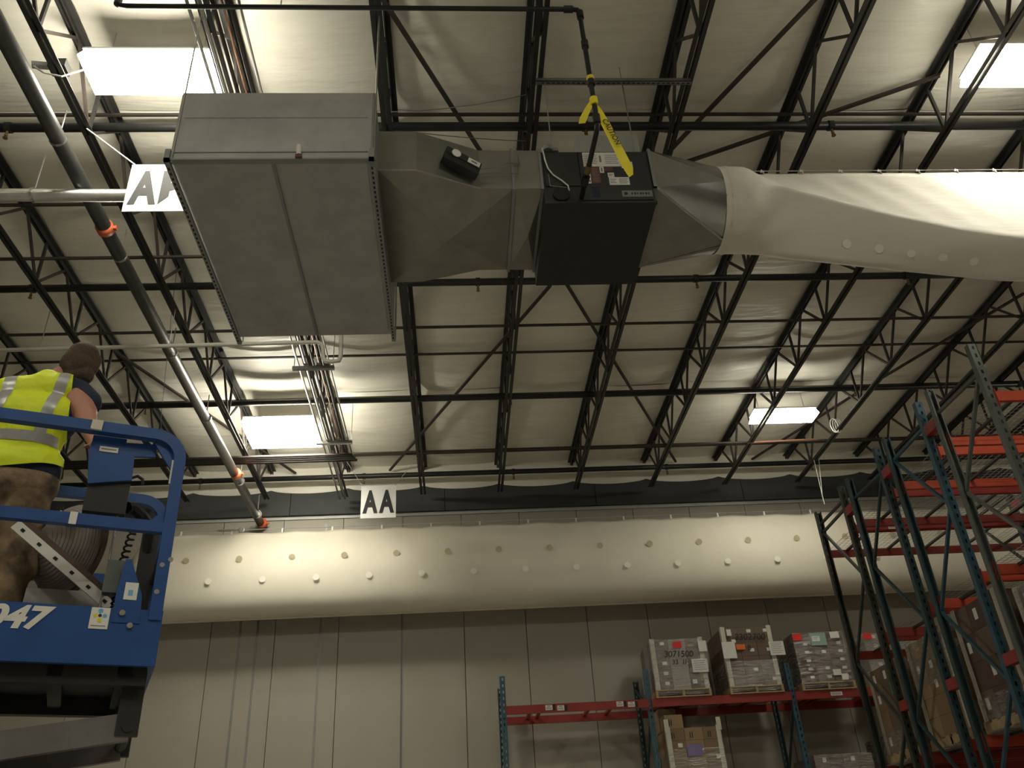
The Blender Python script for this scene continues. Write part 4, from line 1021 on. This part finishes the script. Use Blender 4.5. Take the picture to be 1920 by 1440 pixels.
hexa(-0.254, 1.207, 0.011, 'stick_blue', 'emblem'); hexa(-0.272, 1.185, 0.010, 'stick_yellow', 'emblem'); hexa(-0.234, 1.185, 0.010, 'stick_blue', 'emblem'); hexa(-0.254, 1.165, 0.010, 'stick_yellow', 'emblem'); hexa(-0.254, 1.186, 0.008, 'ink', 'emblem')
m_ = MB().box(-0.285, -0.225, -0.0042, -0.003, 1.139-ZF, 1.142-ZF).mesh('print'); m_.materials.append(MATS['ink_grey']); link('print', m_, st)
for s_, z in ((-0.165, 1.203), (-0.125, 1.148)):
    LB_(MB().tube([(s_, 0.0, z), (s_, -0.012, z)], 0.013, 10), 'bolt', 'steel_bright')
# triangular ladder bracket with its label, cable box and coiled cord
LB_(MB().add([(-0.205,-0.004,1.16),(-0.085,-0.004,1.16),(-0.095,-0.004,1.29),(-0.165,-0.004,1.455),(-0.19,-0.004,1.455),(-0.205,-0.004,1.30)]+[(-0.205,0.01,1.16),(-0.085,0.01,1.16),(-0.095,0.01,1.29),(-0.165,0.01,1.455),(-0.19,0.01,1.455),(-0.205,0.01,1.30)],
    [(0,1,2,3,4,5),(11,10,9,8,7,6)]+[(i,(i+1)%6,(i+1)%6+6,i+6) for i in range(6)]), 'bracket', 'lift_blue')
o = LB_(MB().box(-0.172, -0.116, -0.0065, -0.004, 1.265, 1.345), 'bracket_label', 'paper')
m_ = MB().box(-0.155, -0.135, -0.0075, -0.0064, 1.285-ZF, 1.31-ZF).mesh('print'); m_.materials.append(MATS['stick_blue']); link('print', m_, o)
LB_(MB().box(-0.265, -0.185, 0.05, 0.11, 1.31, 1.465), 'switch_box', 'tag_teal' if False else 'rack_grey')
pts = [(-0.205+0.016*math.cos(a)+0.006*a/6.28*0.6, 0.13+0.02*math.sin(a), 1.45+0.0207*a/6.28*1.45) for a in [2*PI*j/10 for j in range(71)]]
LB_(MB().tube(pts, 0.0055, 5), 'coiled_cord', 'black_rubber')
pts = [(-0.20+0.017*math.cos(a), 0.11+0.017*math.sin(a), 1.225+0.021*a/6.28) for a in [2*PI*j/10 for j in range(41)]]
LB_(MB().tube(pts, 0.006, 5), 'coiled_cord', 'black_rubber')
LB_(MB().tube([(-0.275,0.10,1.04),(-0.262,0.10,1.30),(-0.262,0.10,1.74)], 0.006, 6), 'gate_rod', 'steel_bright')
LB_(MB().tube([(-0.225,0.12,1.76),(-0.20,0.14,1.77),(-0.16,0.16,1.745),(-0.10,0.3,1.735),(-0.09,0.6,1.73)], 0.03, 8), 'hose', 'black_rubber')
# control box hung inside the near rail
cb = LB_(MB().add([(-0.44,0.06,2.10),(-0.285,0.06,2.10),(-0.285,0.06,2.02),(-0.44,0.06,2.02),(-0.44,0.16,2.10),(-0.285,0.16,2.10),(-0.285,0.16,2.02),(-0.44,0.16,2.02)],
    [(0,1,2,3),(7,6,5,4),(0,4,5,1),(1,5,6,2),(2,6,7,3),(3,7,4,0)]), 'control_box', 'lift_blue')
def sub(mb, nm, mn):
    mb.v = [(x, y, z-ZF) for x, y, z in mb.v]; m_ = mb.mesh(nm); m_.materials.append(MATS[mn]); return link(nm, m_, cb)
sub(MB().prism([(-0.44,2.06),(-0.14,2.085),(-0.138,2.015),(-0.236,2.003),(-0.228,1.875),(-0.42,1.832),(-0.445,2.0)], 'y', 0.045, 0.062), 'face_plate', 'lift_blue')
sub(MB().box(-0.42, -0.23, 0.062, 0.22, 1.70, 1.86), 'lower_tray', 'lift_dark')
sub(MB().box(-0.40, -0.315, 0.041, 0.0455, 2.008, 2.036), 'maker_sticker', 'paper')
sub(MB().box(-0.392, -0.323, 0.0395, 0.0412, 2.02, 2.025), 'print', 'ink_grey')
sub(MB().tube([(-0.235, 0.08, 1.90),(-0.205, 0.08, 1.915),(-0.18,0.08,1.90),(-0.175,0.08,1.87)], 0.008, 6), 'latch', 'ink')
LB_(MB().bar((-0.455, -0.008, 2.12), (-0.405, -0.008, 2.118), 0.03, 0.052), 'rail_sticker', 'corner_board')
LB_(MB().box(-0.462, -0.43, -0.008, -0.004, 1.60, 1.66), 'rail_clip', 'paper')
# scissor stack under the platform
def arm(p, q, v, nm='scissor_arm'):
    LB_(MB().bar((p[0], v, p[1]), (q[0], v, q[1]), 0.05, 0.115, up=(0,0,1)), nm, 'lift_grey')
zl = [0.74, 0.447, 0.154, -0.139, -0.432, -0.70]
for a, b_ in zip(zl[:-1], zl[1:]):
    for v, vv in ((0.13, 0.20), (0.70, 0.63)):
        arm((-0.06, a), (-1.80, b_), v); arm((-1.80, a), (-0.06, b_), vv)
for i, z in enumerate(zl):
    for s_ in (-0.06, -1.80):
        LB_(MB().tube([(s_, 0.095, z), (s_, 0.76, z)], 0.026, 10), 'pivot_pin', 'lift_dark')
for z in [(a+b_)/2 for a, b_ in zip(zl[:-1], zl[1:])]:
    LB_(MB().tube([(-0.93, 0.095, z), (-0.93, 0.76, z)], 0.026, 10), 'pivot_pin', 'lift_dark')
for s_, v in ((-0.06, 0.13), (-0.06, 0.70), (-1.80, 0.13), (-1.80, 0.70)):
    LB_(MB().box(s_-0.05, s_+0.045, v-0.012 if v > 0.4 else v-0.03, v+0.03 if v > 0.4 else v+0.012, 0.70, 0.985), 'arm_bracket', 'lift_dark')
LB_(MB().box(-PLEN+0.02, -0.01, 0.03, 0.82, -1.33, -0.72), 'chassis', 'lift_blue')
for s_ in (-0.32, -1.55):
    for v in (0.03, 0.82):
        LB_(MB().tube([(s_, v-0.05, -1.42), (s_, v+0.05, -1.42)], 0.18, 18), 'wheel', 'black_rubber')
# things carried on the platform
def TL(name, label, cat, x, y, z): 
    M = Matrix.Translation((LC[0], LC[1], 0)) @ Matrix.Rotation(LA, 4, 'Z'); p = M @ Vector((x, y, z))
    return thing(name, label, cat, tuple(p), LA)
def PL(mb, nm, mn, par, org):
    mb.v = [(x-org[0], y-org[1], z-org[2]) for x, y, z in mb.v]; return mb.build(nm, mn, par, True)
og = (-0.45, 0.52, 1.04)
t = TL('ribbed_drum', 'ribbed grey drum with dark rim on a sheet-metal base inside the lift platform', 'drum', *og)
NR = 44; ax = Vector((0.8, 0.6, 0)); e1 = Vector((0.6, -0.8, 0)); e2 = Vector((0, 0, 1)); rc0 = Vector((-0.455, 0.50, 1.655))
def ringat(d, r_): return [tuple(rc0+ax*d+e1*r_*math.cos(2*PI*k_/NR)+e2*r_*math.sin(2*PI*k_/NR)) for k_ in range(NR)]
rg = []
for i in range(61):
    u = i/60; rg.append(ringat(-0.17+0.17*u, (0.06+0.175*math.sin(u*PI/2))-(0.005 if i % 4 == 0 else 0.0)))
mb = MB().loft(rg, caps=True); PL(mb, 'ribbed_shell', 'carton_grey', t, og)
mb = MB().loft([ringat(-0.004, 0.23), ringat(-0.004, 0.252), ringat(0.02, 0.252), ringat(0.02, 0.23)], caps=True); PL(mb, 'rim', 'carton_dark', t, og)
PL(MB().box(-0.60, -0.22, 0.36, 0.80, 1.041, 1.402), 'base', 'galvanised', t, og)
PL(MB().box(-0.545, -0.515, 0.26, 0.33, 1.755, 1.80), 'handle', 'ink', t, og); PL(MB().bar((-0.525,0.27,1.755),(-0.48,0.255,1.725),0.025,0.025), 'handle_arm', 'corner_board', t, og)
og = (-0.25, 0.30, 1.04)
t = TL('strut_channel', 'white slotted strut channel leaning across the lift platform', 'channel', *og)
ch = MB(); P0 = Vector((-0.70, 0.24, 1.665)); P1 = Vector((-0.215, 0.20, 1.285))
PL(ch.bar(P0, P1, 0.012, 0.05), 'face', 'white_plastic', t, og)
dr = (P1-P0).normalized(); upv = Vector((0,1,0)).cross(dr).normalized()
PL(MB().bar(P0-upv*0.038+Vector((0,0.02,0)), P1-upv*0.038+Vector((0,0.02,0)), 0.045, 0.03), 'underside', 'carton_dark', t, og)
PL(MB().bar(P0+upv*0.0, P0+upv*0.0+dr*0.001, 0.001, 0.001), 'end', 'white_plastic', t, og)
for i in range(6):
    c = P0+dr*(0.05+0.105*i)+Vector((0,-0.0075,0)); PL(MB().bar(c-dr*0.010, c+dr*0.010, 0.002, 0.014), 'slot', 'dark_gap', t, og)
og = (-0.30, 0.42, 1.04)
t = TL('hose_loop', 'dark hose looped on the lift platform behind the side panel', 'hose', *og)
PL(MB().tube([(-0.50,0.30,1.15),(-0.46,0.30,1.27),(-0.40,0.31,1.305),(-0.345,0.31,1.29),(-0.335,0.31,1.22),(-0.33,0.31,1.05)], 0.012, 7), 'hose', 'maroon', t, og)

# ------------------------------------------------------------------ worker on the platform
def blob(name, parts, vox, smooth_it, matn, parent=None, cut=None):
    """parts: (p, q, r0, r1) tapered capsules merged into one continuous skin; positions in lift axes"""
    bm = bmesh.new()
    for p, q, r0, r1, *sq in parts:
        p = Vector(p); q = Vector(q); sq = sq[0] if sq else (1,1,1)
        d = q-p; L = d.length
        n = max(2, int(L/(0.5*min(r0, r1)))+1)
        tmp = MB(); rg = []
        dn = d.normalized() if L > 1e-6 else Vector((0,0,1))
        u = Vector((0,1,0)) if abs(dn.y) < 0.9 else Vector((1,0,0))
        a = dn.cross(u).normalized(); b_ = dn.cross(a)
        prof = [(-r0*math.cos(PI/2*i/5), r0*math.sin(PI/2*i/5)) for i in range(1, 6)] + [(L+r1*math.sin(PI/2*i/5), r1*math.cos(PI/2*i/5)) for i in range(0, 5)]
        for h_, r_ in prof:
            c = p+dn*h_
            rg.append([c+Vector(((a*math.cos(2*PI*k_/16)+b_*math.sin(2*PI*k_/16))*r_)[i]*sq[i] for i in range(3)) for k_ in range(16)])
        tmp.loft(rg, caps=True); o = [bm.verts.new(v) for v in tmp.v]
        for f_ in tmp.f: bm.faces.new([o[i] for i in f_])
    bmesh.ops.recalc_face_normals(bm, faces=bm.faces)
    me = bpy.data.meshes.new(name); bm.to_mesh(me); bm.free()
    ob = bpy.data.objects.new(name, me); COL.objects.link(ob)
    md = ob.modifiers.new('r', 'REMESH'); md.mode = 'VOXEL'; md.voxel_size = vox
    ms = ob.modifiers.new('s', 'SMOOTH'); ms.iterations = smooth_it; ms.factor = 0.5
    bpy.context.view_layer.update()
    out = bpy.data.meshes.new_from_object(ob.evaluated_get(bpy.context.evaluated_depsgraph_get()))
    bpy.data.objects.remove(ob)
    if cut:
        bm = bmesh.new(); bm.from_mesh(out)
        for co, no in cut:
            g = bm.verts[:]+bm.edges[:]+bm.faces[:]
            bmesh.ops.bisect_plane(bm, geom=g, plane_co=co, plane_no=no, clear_outer=True)
        bm.to_mesh(out); bm.free()
    for p in out.polygons: p.use_smooth = True
    out.materials.clear(); out.materials.append(MATS[matn]); out.name = name
    return out
PV = 0.45
og = (-0.80, PV, 1.04)
per = TL('person', 'worker in yellow-green safety vest, navy shirt and camouflage trousers on the lift, seen from behind', 'person', *og)
def PP(nm, me, par=None):
    for v in me.vertices: v.co -= Vector(og)
    o = link(nm, me, par or per); return o
nb = (-0.735, 0.45, 2.56)                          # neck base
head_c = Vector((-0.605, 0.475, 2.735))
body = [((-0.88,0.45,1.97),(-0.70,0.45,1.97),0.125,0.125), ((-0.79,0.45,2.0),(-0.775,0.44,2.30),0.13,0.145,(1.15,0.85,1)), ((-0.86,0.44,2.32),(-0.68,0.44,2.34),0.125,0.125),
        ((-0.93,0.45,2.46),(-0.63,0.45,2.525),0.078,0.078), ((-0.745,0.45,2.51),(-0.70,0.47,2.61),0.075,0.06), ((-0.70,0.47,2.61),(-0.65,0.485,2.68),0.060,0.06),
        ((-0.63,0.475,2.70),(-0.60,0.475,2.765),0.079,0.083), ((-0.605,0.53,2.70),(-0.60,0.54,2.745),0.062,0.066), ((-0.665,0.56,2.66),(-0.64,0.565,2.70),0.03,0.035),
        ((-0.60,0.445,2.51),(-0.525,0.37,2.38),0.076,0.064), ((-0.525,0.37,2.38),(-0.49,0.30,2.26),0.060,0.050), ((-0.49,0.30,2.26),(-0.43,0.22,2.12),0.047,0.030), ((-0.43,0.22,2.12),(-0.41,0.17,2.09),0.036,0.034),
        ((-0.96,0.45,2.44),(-1.06,0.47,2.24),0.062,0.052), ((-1.06,0.47,2.24),(-1.02,0.62,2.16),0.048,0.042), ((-1.02,0.62,2.16),(-0.98,0.78,2.17),0.042,0.032), ((-0.98,0.78,2.17),(-0.975,0.83,2.175),0.038,0.034),
        ((-0.70,0.45,1.95),(-0.685,0.45,1.55),0.095,0.070), ((-0.685,0.45,1.55),(-0.69,0.42,1.12),0.066,0.048), ((-0.88,0.45,1.95),(-0.92,0.47,1.55),0.095,0.070), ((-0.92,0.47,1.55),(-0.93,0.45,1.12),0.066,0.048),
        ((-0.69,0.40,1.075),(-0.68,0.58,1.068),0.04,0.03), ((-0.93,0.43,1.075),(-0.94,0.61,1.068),0.04,0.03)]
for i, (dx, L) in enumerate(((-0.03,0.075),(-0.010,0.085),(0.010,0.08),(0.028,0.065))):   # fingers curled over the controls and the far rail
    a = Vector((-0.415+dx, 0.15, 2.085)); body += [(a, a+Vector((0,-L*0.45,-0.004)), 0.0105, 0.0095), (a+Vector((0,-L*0.45,-0.004)), a+Vector((0,-L*0.7,-L*0.5)), 0.0095, 0.008)]
    a = Vector((-0.978+dx, 0.85, 2.175)); body += [(a, a+Vector((0,L*0.5,-0.002)), 0.0105, 0.0095), (a+Vector((0,L*0.5,-0.002)), a+Vector((0,L*0.75,-L*0.55)), 0.0095, 0.008)]
a = Vector((-0.445, 0.18, 2.09)); body += [(a, a+Vector((-0.028,-0.03,-0.015)), 0.013, 0.011), (a+Vector((-0.028,-0.03,-0.015)), a+Vector((-0.024,-0.06,-0.03)), 0.011, 0.009)]
a = Vector((-0.945, 0.81, 2.165)); body += [(a, a+Vector((0.03,0.03,-0.02)), 0.013, 0.011), (a+Vector((0.03,0.03,-0.02)), a+Vector((0.02,0.06,-0.04)), 0.011, 0.009)]
# ears, nose, brow
for dx, dy in ((-0.088, -0.004), (0.074, 0.05)):
    c = head_c+Vector((dx, dy, -0.03)); body += [(c+Vector((0,0,-0.018)), c+Vector((0,-0.006,0.022)), 0.014, 0.017, (0.6,1,1))]
body += [((-0.60,0.595,2.71),(-0.60,0.612,2.695),0.012,0.015), ((-0.628,0.585,2.742),(-0.575,0.585,2.742),0.014,0.014)]
PP('body', blob('body', body, 0.0085, 5, 'skin'))
hair = [((-0.628,0.452,2.705),(-0.60,0.455,2.775),0.084,0.086), ((-0.60,0.47,2.78),(-0.598,0.52,2.80),0.075,0.066), ((-0.64,0.425,2.675),(-0.60,0.42,2.70),0.055,0.062), ((-0.635,0.43,2.628),(-0.575,0.43,2.640),0.046,0.055), ((-0.56,0.45,2.70),(-0.555,0.46,2.76),0.05,0.055)]
PP('hair', blob('hair', hair, 0.008, 3, 'hair', cut=[((0,0.535,2.70),(0,0.80,-0.60))]))
for dx in (-0.028, 0.028):
    m_ = MB().tube([(head_c.x+dx-0.009, 0.592, 2.728), (head_c.x+dx+0.009, 0.592, 2.728)], 0.006, 8).mesh('eye'); m_.materials.append(MATS['ink']); PP('eye', m_)
m_ = MB().tube([(head_c.x-0.022, 0.592, 2.662), (head_c.x+0.022, 0.592, 2.662)], 0.005, 6).mesh('mouth'); m_.materials.append(MATS['carton_dark']); PP('mouth', m_)
shirt = [((-0.88,0.45,2.03),(-0.70,0.45,2.03),0.135,0.135), ((-0.79,0.45,2.02),(-0.775,0.44,2.30),0.138,0.155,(1.15,0.88,1)), ((-0.86,0.44,2.32),(-0.68,0.44,2.34),0.135,0.135), ((-0.93,0.45,2.46),(-0.63,0.45,2.53),0.088,0.092),
         ((-0.60,0.455,2.535),(-0.535,0.44,2.475),0.086,0.084), ((-0.96,0.45,2.45),(-1.02,0.462,2.33),0.080,0.070), ((-0.745,0.45,2.52),(-0.72,0.46,2.575),0.085,0.066)]
PP('shirt', blob('shirt', shirt, 0.011, 4, 'tshirt', cut=[((0,0,1.915),(0,0,-1))]))
trous = [((-0.88,0.45,1.97),(-0.70,0.45,1.97),0.138,0.138), ((-0.70,0.45,1.95),(-0.695,0.45,1.55),0.118,0.098), ((-0.695,0.45,1.55),(-0.70,0.43,1.11),0.095,0.082), ((-0.88,0.45,1.95),(-0.92,0.47,1.55),0.118,0.098), ((-0.92,0.47,1.55),(-0.93,0.45,1.11),0.095,0.082),
         ((-0.62,0.44,1.62),(-0.625,0.44,1.50),0.045,0.05)]
PP('trousers', blob('trousers', trous, 0.012, 3, 'camo', cut=[((0,0,1.99),(0,0,1)), ((0,0,1.09),(0,0,-1))]))
vest = [((-0.88,0.45,2.04),(-0.70,0.45,2.03),0.152,0.156), ((-0.79,0.45,2.10),(-0.775,0.44,2.30),0.150,0.168,(1.18,0.92,1)), ((-0.87,0.44,2.32),(-0.68,0.44,2.34),0.148,0.146), ((-0.90,0.45,2.46),(-0.645,0.45,2.535),0.102,0.104), ((-0.76,0.44,2.53),(-0.735,0.45,2.58),0.088,0.072)]
vm = blob('vest', vest, 0.010, 4, 'hi_vis', cut=[((-0.8,0,1.995),(0.22,0,-1)), ((-0.605,0,2.45),(1,0,0.10)), ((-0.985,0,2.45),(-1,0,0.06)), ((-0.72,0.45,2.605),(0.2,0.25,0.95))])
from mathutils.bvhtree import BVHTree
bv = BVHTree.FromPolygons([v.co.copy() for v in vm.vertices], [tuple(p.vertices) for p in vm.polygons])
def strip(path, wd, nm):                           # tape sewn on the back of the vest
    mb = MB(); rows_ = []
    N = 26
    for i in range(N+1):
        u = i/N*(len(path)-1); j = min(int(u), len(path)-2); f_ = u-j
        c = Vector(path[j]).lerp(Vector(path[j+1]), f_); d = (Vector(path[j+1])-Vector(path[j])).normalized(); pr_ = Vector((d.y, -d.x))
        row = []
        for k_ in range(5):
            q = c+pr_*wd*(k_/4-0.5)
            h_ = bv.ray_cast(Vector((q.x, -1.0, q.y)), Vector((0,1,0)))
            row.append(None if h_[0] is None else (h_[0].x, h_[0].y-0.004, h_[0].z))
        rows_.append(row)
    rows_ = [r_ for r_ in rows_ if all(r_)]
    mb.loft(rows_, closed=False); m_ = mb.mesh(nm); m_.materials.append(MATS['reflective'])
    for p in m_.polygons: p.use_smooth = True
    return m_
PP('reflective_strip', strip([(-0.655, 2.60), (-0.672, 2.45), (-0.695, 2.30), (-0.705, 2.20)], 0.055, 'reflective_strip'))
PP('reflective_strip', strip([(-0.905, 2.56), (-0.905, 2.42), (-0.925, 2.30), (-0.93, 2.20)], 0.055, 'reflective_strip'))
PP('reflective_strip', strip([(-0.99, 2.17), (-0.80, 2.165), (-0.60, 2.18)], 0.055, 'reflective_strip'))
PP('vest', vm)
for dx in (-0.69, -0.93):
    bt = blob('boot', [((dx,0.41,1.10),(dx,0.41,1.20),0.055,0.06), ((dx,0.41,1.085),(dx,0.59,1.078),0.046,0.04)], 0.012, 2, 'black_rubber', cut=[((0,0,1.043),(0,0,-1))])
    PP('boot', bt)
